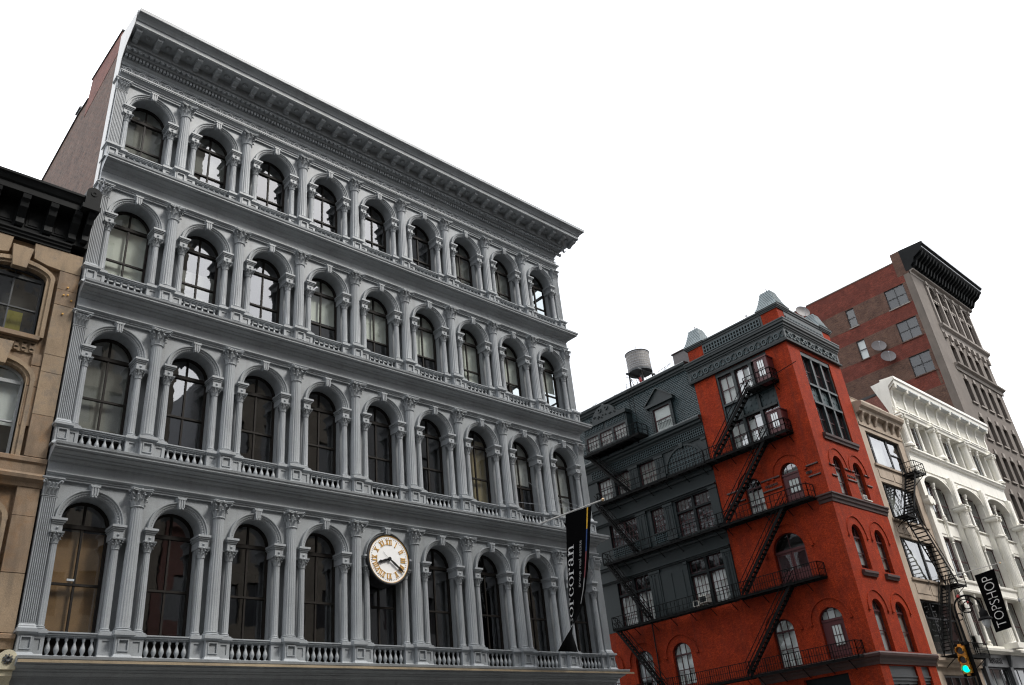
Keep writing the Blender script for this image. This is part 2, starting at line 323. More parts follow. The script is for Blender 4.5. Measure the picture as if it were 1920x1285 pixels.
def window(F, u0, u1, v0, v1, parent, rise=0.0, d=-0.2, fmat='frame', gmat='glass', cols=2, rows=(0.45,), fw=0.07, bar=0.035, th=0.07, lun=2, tilt=0.004, panes=True, name='window', label=None):
    """frame, bars and one pane object per light"""
    mb = MB(F); sp = v1-rise; hw = (u1-u0)/2; cu = (u0+u1)/2
    mb.box(u0, u0+fw, v0, sp, d-th, d); mb.box(u1-fw, u1, v0, sp, d-th, d); mb.box(u0+fw, u1-fw, v0, v0+fw, d-th, d)
    if rise > 0:
        n = 16; k2 = (rise-fw)/(hw-fw); k1 = rise/hw
        o = [(cu+hw*math.cos(PI*k/n), sp+rise*math.sin(PI*k/n)) for k in range(n+1)]; i = [(cu+(hw-fw)*math.cos(PI*k/n), sp+(rise-fw)*math.sin(PI*k/n)) for k in range(n+1)]
        for k in range(n): mb.prism([o[k], o[k+1], i[k+1], i[k]], d-th, d)
        mb.box(u0+fw, u1-fw, sp-fw*1.1, sp+fw*0.5, d-th, d+0.02)
        for q in range(1, lun):
            uu = u0+fw+(u1-u0-2*fw)*q/lun; hh = (rise-fw)*math.sqrt(max(0, 1-((uu-cu)/(hw-fw))**2))
            mb.box(uu-bar, uu+bar, sp+fw*0.5, sp+hh+0.01, d-th*.8, d-.005)
        top = sp-fw*1.1
    else: mb.box(u0+fw, u1-fw, v1-fw, v1, d-th, d); top = v1-fw
    a, b, c, e = u0+fw, u1-fw, v0+fw, top
    ue = [a+(b-a)*k/cols for k in range(cols+1)]; ve = [c]+[c+(e-c)*r for r in rows]+[e]
    for u in ue[1:-1]: mb.box(u-bar, u+bar, c, e, d-th*.8, d-.006)
    for v in ve[1:-1]: mb.box(a, b, v-bar*1.1, v+bar*1.1, d-th*.7, d+.012)
    w = mb.build(name, fmat, parent, label=label)
    if not panes: return w
    t = lambda: random.uniform(-tilt, tilt)
    dg = d-th*.5
    for p, q in zip(ue, ue[1:]):
        for r, s in zip(ve, ve[1:]):
            pm = MB(F); x, y = t(), t()
            pm.face([(p, r, dg-x-y), (q, r, dg+x-y), (q, s, dg+x+y), (p, s, dg-x+y)]); pm.build('pane', gmat, w)
    if rise > 0:
        n = 18
        for q in range(lun):
            p0, p1 = a+(b-a)*q/lun, a+(b-a)*(q+1)/lun
            pts = [(p0, sp), (p1, sp)]
            for k in range(7):
                uu = p1+(p0-p1)*k/6; pts.append((uu, sp+0.002+(rise-fw)*math.sqrt(max(0, 1-((uu-cu)/(hw-fw))**2))))
            pm = MB(F); x = t(); pm.face([(u, v, dg+x*(u-cu)*2) for u, v in pts]); pm.build('pane', gmat, w)
    return w

# ---------------------------------------------------------------- setting
mb = MB(); mb.face([(-700, 0, 700), (900, 0, 700), (900, 0, -900), (-700, 0, -900)]); o = mb.build('ground', 'asphalt'); o['kind'] = 'structure'
def slab(name, x0, x1, y0, y1, z0, z1, mat):
    m_ = MB(); m_.box(x0, x1, z0, z1, -y1, -y0); o = m_.build(name, mat); o['kind'] = 'structure'; return o
slab('pavement', -80, 29.6, -5.6, 0.0, 0.0, 0.14, 'walk'); slab('pavement', 44.5, 200, -9.6, 0.0, 0.0, 0.14, 'walk')
slab('pavement', -80, 200, -33, -24.0, 0.0, 0.14, 'walk'); slab('pavement', 25.0, 29.6, 0.02, 60, 0.0, 0.14, 'walk'); slab('pavement', 44.5, 50.1, 0.02, 60, 0.0, 0.14, 'walk')
slab('kerb', -80, 29.75, -5.75, -5.6, 0.0, 0.145, 'kerb'); slab('kerb', 44.35, 200, -9.75, -9.6, 0.0, 0.145, 'kerb'); slab('kerb', -80, 200, -24.0, -23.85, 0.0, 0.145, 'kerb')
for k in range(9): slab('crosswalk_marking', 31+k*1.5, 31.7+k*1.5, -5.2, -2.2, 0.0, 0.006, 'line')
for k in range(14): slab('lane_marking', -60+k*9, -57+k*9, -14.9, -14.75, 0.0, 0.006, 'line')

# ================================================================ the cast iron building
PITCH = 2.64; NB = 9; L0, L1 = -0.06, 23.84
ZB = [6.09, 12.10, 17.83, 23.22]; ZK = [10.87, 16.57, 21.92, 27.05]
CT = [k+0.22 for k in ZK]; ZS = [k-0.94 for k in ZK]
ci = thing('cast_iron_building', 'five storey grey cast iron building with rows of arched windows and a clock', 'building', (11.9, 0, 0))
# shared pieces
def capital_mesh():
    mb = MB()
    mb.lathe(0, 0, [(.31, 0), (.36, .015), (.37, .045), (.36, .075), (.31, .09), (.31, .45), (.36, .72), (.45, .87), (.3, .88)], 16)
    def leaf(ang, z0, z1, r0, w, curl):
        ca, sa = math.cos(ang), math.sin(ang); rows = []
        prof = [(0, 0.0, 1.0), (.35, .03, 1.1), (.65, .06, 1.05), (.88, .10+curl*.35, .9), (1.0, .10+curl, .7), (.90, .12+curl*1.25, .35)]
        for t, dr, ww in prof:
            r = r0+dr; z = z0+(z1-z0)*t
            rows.append([(r-.035, -w*ww/2, z), (r+.03, 0, z), (r-.035, w*ww/2, z)])
        ids = [[mb.v(r*ca-y*sa, z, r*sa+y*ca) for r, y, z in row] for row in rows]
        for a, b in zip(ids, ids[1:]):
            for k in range(2): mb.fs.append([a[k], a[k+1], b[k+1], b[k]])
    for k in range(8): leaf(2*PI*k/8, .08, .46, .31, .23, .10)
    for k in range(8): leaf(2*PI*(k+.5)/8, .10, .72, .31, .20, .12)
    for k in range(4):
        a = PI/4+PI/2*k; ca, sa = math.cos(a), math.sin(a); pts = []
        path = [(.36, .55), (.42, .68), (.50, .80), (.60, .86), (.69, .82), (.71, .74), (.66, .68), (.61, .70), (.61, .76)]
        mb.tube([(r*ca, z, r*sa) for r, z in path], .045, 5)
    for k in range(4):
        a = PI/2*k; ca, sa = math.cos(a), math.sin(a)
        for sgn in (-1, 1):
            path = [(.36, .02*sgn, .5), (.40, .05*sgn, .66), (.44, .12*sgn, .78), (.46, .17*sgn, .80), (.46, .19*sgn, .74), (.45, .15*sgn, .72)]
            mb.tube([(r*ca-y*sa, z, r*sa+y*ca) for r, y, z in path], .03, 4)
        mb.lathe(.5*ca, .5*sa, [(.02, .86), (.07, .90), (.08, .95), (.05, 1.0)], 6)
    ab = []
    for k in range(4):
        a = PI/2*k; ca, sa = math.cos(a), math.sin(a)
        for r, y in ((.60, -.50), (.50, -.22), (.47, 0), (.50, .22), (.60, .50)): ab.append((r*ca-y*sa, r*sa+y*ca))
    mb.plan(ab, .87, .94); mb.plan([(x*1.05, y*1.05) for x, y in ab], .942, 1.0)
    return meshof(mb, 'corinthian_capital', 'iron', 35)
CAP = capital_mesh()
def fluted_mesh(r0, r1, h, nf=16):
    mb = MB(); rows = []
    for t in (0, .02, .35, .97, 1.0):
        r = r0+(r1-r0)*max(0, t-.15)/.85 if t > .15 else r0
        row = []
        for k in range(nf*4):
            a = 2*PI*k/(nf*4); q = k % 4; dr = (0, -.0, -.085, -.085)[q] if 0 < t < 1 and t not in (.0, 1.0) else 0
            rr = r*(1+dr); row.append(mb.v(rr*math.cos(a), h*t, rr*math.sin(a)))
        rows.append(row)
    n = nf*4
    for a, b in zip(rows, rows[1:]):
        for k in range(n): mb.fs.append([a[k], a[(k+1) % n], b[(k+1) % n], b[k]])
    return meshof(mb, 'fluted_shaft', 'iron', 25)
def base_mesh(r, h):
    mb = MB(); mb.box(-r*1.42, r*1.42, 0, h*.28, -r*1.42, r*1.42)
    mb.lathe(0, 0, [(r*1.3, h*.29), (r*1.38, h*.36), (r*1.38, h*.48), (r*1.22, h*.58), (r*1.13, h*.66), (r*1.22, h*.74), (r*1.22, h*.86), (r*1.05, h*.94), (r*1.0, h)], 20)
    return meshof(mb, 'attic_base', 'iron', 40)
def ped_mesh():
    mb = MB(); w = .215
    mb.box(-w, w, .10, .60, -.1, .40)
    for (a, b, c, e) in ((-w, -.13, .10, .60), (.13, w, .10, .60), (-.13, .13, .10, .22), (-.13, .13, .50, .60)): mb.box(a, b, c, e, .40, .43)
    for (a, b, c, e) in ((-.15, -.12, .19, .53), (.12, .15, .19, .53), (-.12, .12, .19, .22), (-.12, .12, .50, .53)): mb.box(a, b, c, e, .425, .455)
    mb.taper((-.29, .29, -.1, .52, -.01), (-.285, .285, -.1, .515, .03)); mb.taper((-.285, .285, -.1, .515, .03), (-w-.002, w+.002, -.1, .432, .12))
    mb.taper((-w-.01, w+.01, -.1, .44, .58), (-.27, .27, -.1, .49, .63)); mb.box(-.30, .30, .63, .70, -.1, .52)
    return meshof(mb, 'pedestal', 'iron')
def subped_mesh(sg):
    mb = MB(); a, b = sorted((.22*sg, .62*sg)); c = .42*sg
    mb.box(a, b, .09, .60, -.1, .235)
    for (p, q, r, s) in ((a, c-.10, .09, .60), (c+.10, b, .09, .60), (c-.10, c+.10, .09, .2), (c-.10, c+.10, .5, .60)): mb.box(p, q, r, s, .235, .265)
    mb.taper((a-.03*(sg < 0), b+.03*(sg > 0), -.1, .33, -.01), (a, b, -.1, .27, .10))
    mb.taper((a, b, -.1, .27, .58), (a-.03*(sg < 0), b+.03*(sg > 0), -.1, .31, .63)); mb.box(a-.05*(sg < 0), b+.05*(sg > 0), .63, .699, -.1, .335)
    return meshof(mb, 'colonnette_pedestal', 'iron')
PED = ped_mesh(); SUBP = {1: subped_mesh(1), -1: subped_mesh(-1)}
BASE = base_mesh(.20, .17); SBASE = base_mesh(.118, .15)
_b = MB(); _b.lathe(0, 0, [(.055, 0), (.055, .03), (.03, .045), (.045, .09), (.072, .16), (.075, .20), (.06, .26), (.032, .34), (.026, .40), (.045, .43), (.05, .46), (.05, .52)], 10)
_b.box(-.065, .065, -.01, .03, -.065, .065); BAL = meshof(_b, 'baluster', 'iron', 40)
_b = MB()
_b.prism([(-.085, -.20), (.085, -.20), (.125, .10), (-.125, .10)], .12, .33)
for uu in (-.075, 0, .075): _b.box(uu-.018, uu+.018, -.17, .08, .33, .355)
_b.box(-.125, .125, .09, .13, .12, .36); _b.prism([(-.15, .17), (-.13, .09), (-.06, .13), (0, .10), (.06, .13), (.13, .09), (.15, .17), (.07, .155), (0, .17), (-.07, .155)], .12, .35)
for uu in (-.05, .05): _b.lathe(uu, .33, [(.02, -.235), (.035, -.21), (.02, -.185)], 6)
KEY = meshof(_b, 'keystone', 'iron')
_b = MB(); _b.arc(0, 0, [(.765, -.40), (.765, .16), (.80, .18), (.80, .205), (.865, .215), (.865, .245), (.925, .25), (.925, .285), (.955, .29), (.965, .26), (.965, .10)], 0, PI, 28)
for k in range(31):
    a = PI*(k+.5)/31; _b.lathe(.835*math.cos(a), .215, [(.006, .835*math.sin(a)-.02), (.02, .835*math.sin(a)), (.006, .835*math.sin(a)+.02)], 5)
ARCH = meshof(_b, 'archivolt', 'iron', 30)
def impost_mesh(sg):
    mb = MB(); c = .85*sg
    def rng(a, b): return (c-a, c+b) if sg < 0 else (c-b, c+a)
    # toward bay centre is the reveal side
    i0, i1 = (c-.20, c+.22) if sg < 0 else (c-.22, c+.20)
    mb.box(i0, i1, -.07, 0, -.36, .34); mb.box(i0+.03, i1-.03, -.12, -.07, -.36, .31); mb.box(i0+.06, i1-.06, -.17, -.12, -.36, .28)
    mb.box(c-.14, c+.14, -.40, -.17, -.36, .255); mb.lathe(c, .255, [(.005, -.325), (.035, -.31), (.045, -.285), (.035, -.26), (.005, -.245)], 8)
    return meshof(mb, 'impost', 'iron')
IMP = {1: impost_mesh(1), -1: impost_mesh(-1)}
def pilaster_mesh(w, h, d0=-.1, d1=.26, nf=7):
    mb = MB(); pts = [(0, d0), (w, d0), (w, d1)]; s = w/(nf*2+1)
    for k in range(nf):
        x = w-s*(1+2*k); pts += [(x, d1), (x, d1-.03), (x-s, d1-.03), (x-s, d1)]
    pts += [(0, d1)]
    mb.plan(pts, .02, h-.02); mb.box(-.004, w+.004, 0, .03, d0, d1+.004); mb.box(-.004, w+.004, h-.03, h, d0, d1+.004)
    return meshof(mb, 'fluted_pilaster', 'iron')
def pbase_mesh(w):
    mb = MB(); mb.box(-.05, w+.05, 0, .05, -.1, .35); mb.taper((-.04, w+.04, -.1, .34, .05), (-.02, w+.02, -.1, .30, .11)); mb.taper((-.03, w+.03, -.1, .31, .11), (0, w, -.1, .27, .17))
    return meshof(mb, 'pilaster_base', 'iron')
PW = .39; PBASE = pbase_mesh(PW)
def pcap_mesh(w):
    mb = MB(); c = w/2
    mb.taper((-.0, w, -.1, .26, 0), (-.04, w+.04, -.1, .31, .48)); mb.box(-.02, w+.02, 0, .04, -.1, .28)
    for z0, z1, off, cnt in ((.04, .24, 0, 4), (.06, .38, .5, 3)):
        for k in range(cnt):
            x = (k+.5+off)*w/4
            ids = []
            for t, dd, ww in ((0, .0, .05), (.5, .03, .055), (.85, .07, .045), (1, .11, .03), (.9, .13, .015)):
                z = z0+(z1-z0)*t; ids.append([mb.v(x-ww, z, .275+dd), mb.v(x, z, .30+dd), mb.v(x+ww, z, .275+dd)])
            for a, b in zip(ids, ids[1:]):
                for q in range(2): mb.fs.append([a[q], a[q+1], b[q+1], b[q]])
    for x in (-.03, w+.03):
        mb.tube([(c+(x-c)*.4, .28, .31), (c+(x-c)*.8, .42, .35), (x, .46, .38), (x+(x-c)*.15, .42, .39), (x+(x-c)*.1, .36, .385), (x, .38, .38)], .028, 5)
    mb.box(-.09, w+.09, .48, .515, -.1, .36); mb.box(-.11, w+.11, .515, .55, -.1, .38)
    return meshof(mb, 'pilaster_capital', 'iron', 35)
PCAP = pcap_mesh(PW)

BLIND = {  # (storey, bay): (material, bottom fraction of opening, top fraction)
 (0, 0): ('ply', .0, .78), (1, 0): ('blindg', 0, 1), (1, 7): ('curtain', .42, 1), (1, 8): ('curtain', 0, 1), (1, 6): ('tanb', .0, .9),
 (2, 0): ('blind', 0, 1), (2, 3): ('blind', .36, 1), (2, 4): ('blind', .34, 1), (2, 5): ('blind', .32, 1), (2, 6): ('blind', .05, 1), (2, 7): ('blind', .3, 1), (2, 8): ('blind', .38, 1),
 (3, 0): ('blindg', .0, 1), (3, 6): ('blindg', 0, 1), (3, 7): ('blindg', .0, 1), (3, 1): ('blindg', .3, 1), (2, 1): ('blindg', .0, .5)}
def run_corner(mb, prof, ref=.26, u0=L0, u1=L1, back=-46.0):
    """moulding along the front that turns the street corner"""
    return mb.around(prof, [(u0, ref, 0, 1), (u1, ref, 1, 1), (u1, back, 1, 0)], ref)
def entab(zc, zt):
    h = zt-zc
    return [(-.3, zc), (.20, zc), (.20, zc+.06), (.23, zc+.062), (.23, zc+.12), (.26, zc+.122), (.29, zc+.16), (.31, zc+.165), (.31, zc+.20), (.24, zc+.21),
            (.24, zc+h*.52), (.27, zc+h*.53), (.27, zc+h*.56), (.31, zc+h*.59), (.34, zc+h*.64), (.34, zc+h*.67), (.44, zc+h*.70), (.44, zc+h*.725), (.50, zc+h*.75), (.58, zc+h*.79), (.58, zc+h*.82),
            (.70, zc+h*.84), (.70, zc+h*.90), (.735, zc+h*.92), (.75, zc+h*.99), (.74, zt-.004), (.40, zt+.0), (-.3, zt+.0)]
ZG = 5.05
mb = MB(); run_corner(mb, entab(ZG, ZB[0]-.012)); mb.build('first_cornice', 'iron', ci)
mb = MB(); mb.box(L0, L1+.7, 5.895, 5.965, .752, .775); mb.build('gutter_lip', 'tan_lip', ci)
for s in range(4):
    zb, ct, zs = ZB[s], CT[s], ZS[s]
    hs = ct-.56-(zb+.87); SH = fluted_mesh(.205, .172, hs); PIL = pilaster_mesh(PW, hs)
    hss = (zs-.73)-(zb+.85); SSH = fluted_mesh(.118, .10, hss, 12)
    for k in range(1, NB):
        x = k*PITCH; c = inst('column', SH, ci, (x, -.2, zb+.87))
        inst('capital', CAP, c, (x, -.2, ct-.56), scale=(.56, .56, .56)); inst('base', BASE, c, (x, -.2, zb+.70)); inst('pedestal', PED, c, (x, 0, zb))
    for x in (L0, L1-PW):
        c = inst('pilaster', PIL, ci, (x, 0, zb+.87)); inst('base', PBASE, c, (x, 0, zb+.70)); inst('capital', PCAP, c, (x, 0, ct-.55)); inst('pedestal', PED, c, (x+PW/2, 0, zb), scale=(.92, .9, 1))
    for b in range(NB):
        cx = (b+.5)*PITCH
        for sg in (-1, 1):
            x = cx+.85*sg; c = inst('colonnette', SSH, ci, (x, -.14, zb+.85))
            inst('capital', CAP, c, (x, -.14, zs-.73), scale=(.33, .33, .33)); inst('base', SBASE, c, (x, -.14, zb+.70)); inst('pedestal', SUBP[-sg], c, (cx+1.32*sg, 0, zb))
            inst('impost', IMP[sg], ci, (cx, 0, zs))
        a = inst('archivolt', ARCH, ci, (cx, 0, zs)); inst('keystone', KEY, a, (cx, 0, ZK[s]))
        # spandrel wall with the arched opening, its soffits, and the pier recess
        mb = MB(); wall(mb, cx-1.32, cx+1.32, zs-.42, ct, [(cx-.765, cx+.765, zs-.42, zs+.765, .765)], .12, .52, 20, False)
        for q0, q1 in ((-1.32, -.765), (.765, 1.32)): mb.face([(cx+q0, zs-.42, .12), (cx+q1, zs-.42, .12), (cx+q1, zs-.42, -.1), (cx+q0, zs-.42, -.1)])
        mb.build('spandrel', 'iron', ci)
        mb = MB()
        for q0, q1 in ((-1.32, -.765), (.765, 1.32)): mb.box(cx+q0, cx+q1, zb, zs-.42, -.42, -.10)
        mb.box(cx-.765, cx+.765, zb+.60, zb+.70, -.42, -.06)
        mb.build('pier', 'iron', ci)
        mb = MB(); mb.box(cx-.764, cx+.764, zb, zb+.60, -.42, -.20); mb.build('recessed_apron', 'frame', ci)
        # balustrade
        mb = MB(); mb.box(cx-.70, cx+.70, zb+.57, zb+.61, .07, .22); mb.box(cx-.70, cx+.70, zb+.61, zb+.66, .05, .25); mb.box(cx-.70, cx+.70, zb+.66, zb+.695, .03, .28); mb.box(cx-.70, cx+.70, zb-.005, zb+.06, .06, .26)
        r = mb.build('balustrade', 'iron', ci)
        for k in range(6): inst('baluster', BAL, r, (cx+(k-2.5)*.225, -.145, zb+.06))
        # window
        lowf = (.45, .45, .37, .36)[s]
        window(FM, cx-.755, cx+.755, zb+.72, zs+.755, ci, .755, -.33, 'frame', 'glass', 2, (lowf,), .075, .03, .10, 2, .0025)
        bl = BLIND.get((s, b))
        if bl:
            mt, f0, f1 = bl; z0, z1 = zb+.75, zs+.72
            mb = MB(); za, zc2 = z0+(z1-z0)*f0, z0+(z1-z0)*f1
            wv = .012 if mt == 'curtain' else 0.0
            n = 40 if wv else 1
            us = [cx-.74+1.48*k/n for k in range(n+1)]
            for k in range(n):
                d0, d1 = -.52+wv*(k % 2)*2.5, -.52+wv*((k+1) % 2)*2.5
                mb.face([(us[k], za, d0), (us[k+1], za, d1), (us[k+1], zc2, d1), (us[k], zc2, d0)])
            mb.box(cx-.74, cx+.74, za-.02, za+.015, -.53, -.51)
            mb.build({'ply': 'plywood_board', 'curtain': 'curtain', 'tanb': 'board'}.get(mt, 'blind'), mt, ci)
    # floor entablature
    if s < 3:
        mb = MB(); run_corner(mb, entab(ct, ZB[s+1]-.012)); mb.build('floor_cornice', 'iron', ci)
# first floor window sticker
mb = MB(); mb.box(1.10, 1.30, 8.32, 8.38, -.345, -.325); mb.build('window_notice', 'sticker', ci)
# top entablature and main cornice
zc = CT[3]
prof = [(-.3, zc), (.20, zc), (.20, zc+.08), (.23, zc+.082), (.23, zc+.16), (.27, zc+.18), (.27, zc+.21), (.34, zc+.30), (.40, zc+.36), (.40, zc+.42), (.20, zc+.44),
        (.20, zc+.80), (.25, zc+.82), (.25, zc+.96), (.30, zc+1.02), (.33, zc+1.08), (.33, zc+1.30), (.46, zc+1.31), (.52, zc+1.34), (.58, zc+1.56), (.66, zc+1.585), (.66, zc+1.98),
        (1.30, zc+1.99), (1.31, zc+2.02), (1.34, zc+2.03), (1.34, zc+2.22), (1.38, zc+2.24), (1.40, zc+2.30), (1.46, zc+2.40), (1.54, zc+2.47), (1.55, zc+2.50)]
zt = zc+2.50
mb = MB(); run_corner(mb, prof+[(-.3, zt)]); mb.build('main_cornice', 'iron', ci)
mb = MB(); run_corner(mb, [(-.3, zt+.003), (1.56, zt+.003), (1.62, zt+.01), (1.63, zt+.16), (1.60, zt+.175), (.2, zt+.40), (-.3, zt+.40)]); mb.build('cornice_flashing', 'iron_top', ci)
# modillions, one by one
_b = MB(); prf = [(.665, .02), (.665, -.26), (.72, -.29), (.80, -.27), (.88, -.20), (1.02, -.16), (1.12, -.17), (1.20, -.13), (1.22, -.06), (1.20, .02)]
_b.ext(prf, -.105, .105); _b.box(-.14, .14, -.035, .02, .665, 1.24); _b.box(-.07, .07, -.30, -.12, .66, .86)
MOD = meshof(_b, 'modillion', 'iron')
_b = MB()
for k in range(8):
    a = 2*PI*k/8; _b.tube([(0, -.03, .95), (.07*math.cos(a), -.05, .95+.07*math.sin(a)), (.115*math.cos(a), -.02, .95+.115*math.sin(a))], .028, 4)
ROS = meshof(_b, 'soffit_rosette', 'iron')
nm = 30
for k in range(nm+1):
    x = .15+k*.818; inst('modillion', MOD, ci, (x, 0, zc+1.985)); 
    if k < nm: inst('soffit_rosette', ROS, ci, (x+.409, 0, zc+1.985))
for k in range(3): inst('modillion', MOD, ci, (L1-.26, .9+k*.82, zc+1.985), (0, 0, PI/2))
# dentils and egg-and-dart: too small to pick apart
mb = MB(); n = int((L1-L0)/.135)
for k in range(n+3): x = L0+.04+k*.135; mb.box(x, x+.085, zc+1.12, zc+1.27, .331, .45)
mb.build('dentil_course', 'iron', ci, kind='stuff')
mb = MB(); n = int((L1-L0)/.215)
for k in range(n+3):
    x = L0+.11+k*.215
    P = []
    mb.lathe(x, .575, [(.01, zc+1.33), (.05, zc+1.36), (.075, zc+1.43), (.07, zc+1.50), (.04, zc+1.55)], 8, .55)
    mb.arc(x, zc+1.46, [(.088, .56), (.104, .56), (.104, .66), (.088, .66)], PI, 2*PI, 8, 1.25)
mb.build('egg_and_dart_course', 'iron', ci, kind='stuff', )
# guilloche frieze, ring by ring
_b = MB(); _b.arc(0, 0, [(.095, .20), (.095, .25), (.15, .25), (.15, .20)], 0, 2*PI, 18); _b.arc(0, 0, [(.03, .20), (.03, .24), (.065, .24), (.065, .20)], 0, 2*PI, 10)
for sg in (-1, 1):
    _b.tube([(.14*sg, -.08, .235), (.20*sg, .0, .25), (.27*sg, .10, .235)], .022, 5); _b.tube([(.14*sg, .10, .235), (.20*sg, .02, .25), (.25*sg, -.10, .235)], .022, 5); 
    _b.tube([(.0, .15*sg, .235), (.10*sg, .165*sg, .24), (.2*sg, .15*sg, .235)], .018, 4)
GUI = meshof(_b, 'guilloche_ring', 'iron', 30)
for k in range(46): inst('guilloche_ring', GUI, ci, (.24+k*.52, 0, zc+.62))
mb = MB()
for k in range(int(24/.09)): x = L0+.03+k*.09; mb.box(x, x+.045, zc+.30, zc+.345, .34, .385); mb.box(x, x+.05, zc+.86, zc+.92, .25, .268)
mb.build('bead_course', 'iron', ci, kind='stuff')
# shell: side street wall, party wall, roof, rooms
mb = MB(Fr((L1-.02, 0, 0), (0, 1, 0), (1, 0, 0)))
ops = []
for s in range(4):
    for k in range(17): ops.append((.55+k*2.64, 2.15+k*2.64, ZB[s]+.72, ZS[s]+.755, .8))
wall(mb, -.1, 46, 0, zt, ops, 0, .35); mb.build('side_street_wall', 'iron', ci)
FSide = Fr((L1-.02, 0, 0), (0, 1, 0), (1, 0, 0))
for s in (2, 3):
    for k in range(2): window(FSide, .56+k*2.64, 2.14+k*2.64, ZB[s]+.73, ZS[s]+.75, ci, .79, -.25, 'frame', 'glassd', 2, (.37,), .075, .03, .1)
mb = MB(Fr((-.07, 0, 0), (0, 1, 0), (-1, 0, 0)))
mb.prism([(.36, 0), (14, 0), (14, 29.0), (10.7, 29.25), (5.2, 29.75), (4.05, 29.62), (3.95, 30.72), (.36, 30.42)], -.40, 0); pw = mb.build('party_wall', 'partybrick', ci)
mb = MB(Fr((-.07, 0, 0), (0, 1, 0), (-1, 0, 0)))
mb.prism([(.36, 29.3), (4.2, 28.7), (3.95, 30.70), (.36, 30.40)], .0, .012); mb.build('red_brick_patch', 'redbrick', pw)
mb = MB(Fr((-.07, 0, 0), (0, 1, 0), (-1, 0, 0))); mb.prism([(.30, 30.42), (4.0, 30.72), (4.0, 30.80), (.30, 30.50)], -.45, .05); mb.prism([(4.02, 29.60), (5.2, 29.72), (14, 28.98), (14, 29.06), (5.2, 29.80), (4.02, 29.68)], -.45, .05); mb.build('coping', 'roof', pw)
mb = MB(Fr((-.07, 0, 0), (0, 1, 0), (-1, 0, 0))); mb.box(.05, .36, 20.5, zt+.3, -.3, .008); mb.prism([(-1.5, zt+.16), (.36, zt+.36), (.36, 20.0), (.04, 20.0), (-.18, zc), (-.3, zc+1.0), (-.62, zc+1.5), (-1.3, zc+2.0)], .01, .03); mb.build('white_side_return', 'white_side', ci)
mb = MB(Fr((-.07, 0, 0), (0, 1, 0), (-1, 0, 0))); mb.box(5.6, 6.0, 29.6, 30.35, -.3, -.05); mb.box(5.5, 6.1, 30.35, 30.45, -.35, 0); mb.build('roof_vent', 'greysf', ci)
mb = MB(); mb.box(.35, L1-.3, zt-.4, zt+.1, -46, -.35); mb.build('roof', 'roof', ci)
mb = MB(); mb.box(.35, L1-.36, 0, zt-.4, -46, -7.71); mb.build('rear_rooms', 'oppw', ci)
for s in range(4):
    mb = MB(); mb.box(.35, L1-.36, ZB[s]+.02, ZB[s]+.3, -7.5, -.44); mb.box(.35, L1-.36, CT[s]-.1, CT[s]+.05, -7.5, -.44); mb.build('floor_slab', 'room', ci)
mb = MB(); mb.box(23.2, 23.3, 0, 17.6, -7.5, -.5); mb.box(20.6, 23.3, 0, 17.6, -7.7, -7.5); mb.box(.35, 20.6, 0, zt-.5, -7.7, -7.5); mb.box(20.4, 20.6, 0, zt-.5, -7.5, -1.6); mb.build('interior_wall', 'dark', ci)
for x in (5.28, 10.56, 15.84):
    mb = MB(); mb.box(x-.06, x+.06, 0, zt-.5, -7.5, -.9); mb.build('interior_wall', 'room', ci)
mb = MB(); mb.tube([(-.02+.02*math.sin(k), 21.75-.55*math.sin(PI*k/16)*1.0+.3*(k/16), .42+.25*math.cos(2*PI*k/16)) for k in range(17)], .025, 6); mb.build('cable_loop', 'steel', ci)
# shop storey under the first cornice
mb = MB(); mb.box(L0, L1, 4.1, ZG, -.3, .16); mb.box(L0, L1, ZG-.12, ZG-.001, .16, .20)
mb.build('shopfront_fascia', 'greysf', ci)  # charcoal on the fascia stands in for shade under the cornice lip
for k in range(10):
    x = max(.2, min(23.6, k*PITCH)); mb = MB(); mb.box(x-.25, x+.25, 0.15, 4.1, -.1, .2); mb.build('shopfront_pier', 'iron', ci)
mb = MB(); mb.box(.3, L1-.3, .15, 4.09, -.35, -.3); mb.build('shop_window', 'glassd', ci)

# ================================================================ clock
cx, czk, cd = 11.88, 9.83, .36
ck = thing('wall_clock', 'round white clock with gold Roman numerals over the grey arcade', 'clock', (cx, -cd, czk))
mb = MB(); mb.disc(cx, czk, .94, cd-.62, cd-.02, 48); mb.arc(cx, czk, [(.875, cd-.02), (.88, cd+.02), (.92, cd+.03), (.95, cd+.0), (.955, cd-.08), (.955, cd-.5)], 0, 2*PI, 48); mb.build('case', 'black', ck, 40)
mb = MB(); mb.disc(cx, czk, .868, cd-.03, cd, 48); mb.build('dial', 'clockface', ck)
mb = MB(); mb.arc(cx, czk, [(.862, cd), (.865, cd+.02), (.876, cd+.02), (.878, cd)], 0, 2*PI, 48); mb.build('bezel', 'gold', ck)
for k in range(60):
    a = 2*PI*k/60; mb = MB(); mb.disc(cx+.78*math.sin(a), czk+.78*math.cos(a), .022 if k % 5 == 0 else .014, cd+.001, cd+.008, 6); mb.build('minute_dot', 'black' if k % 5 else 'gold', ck)
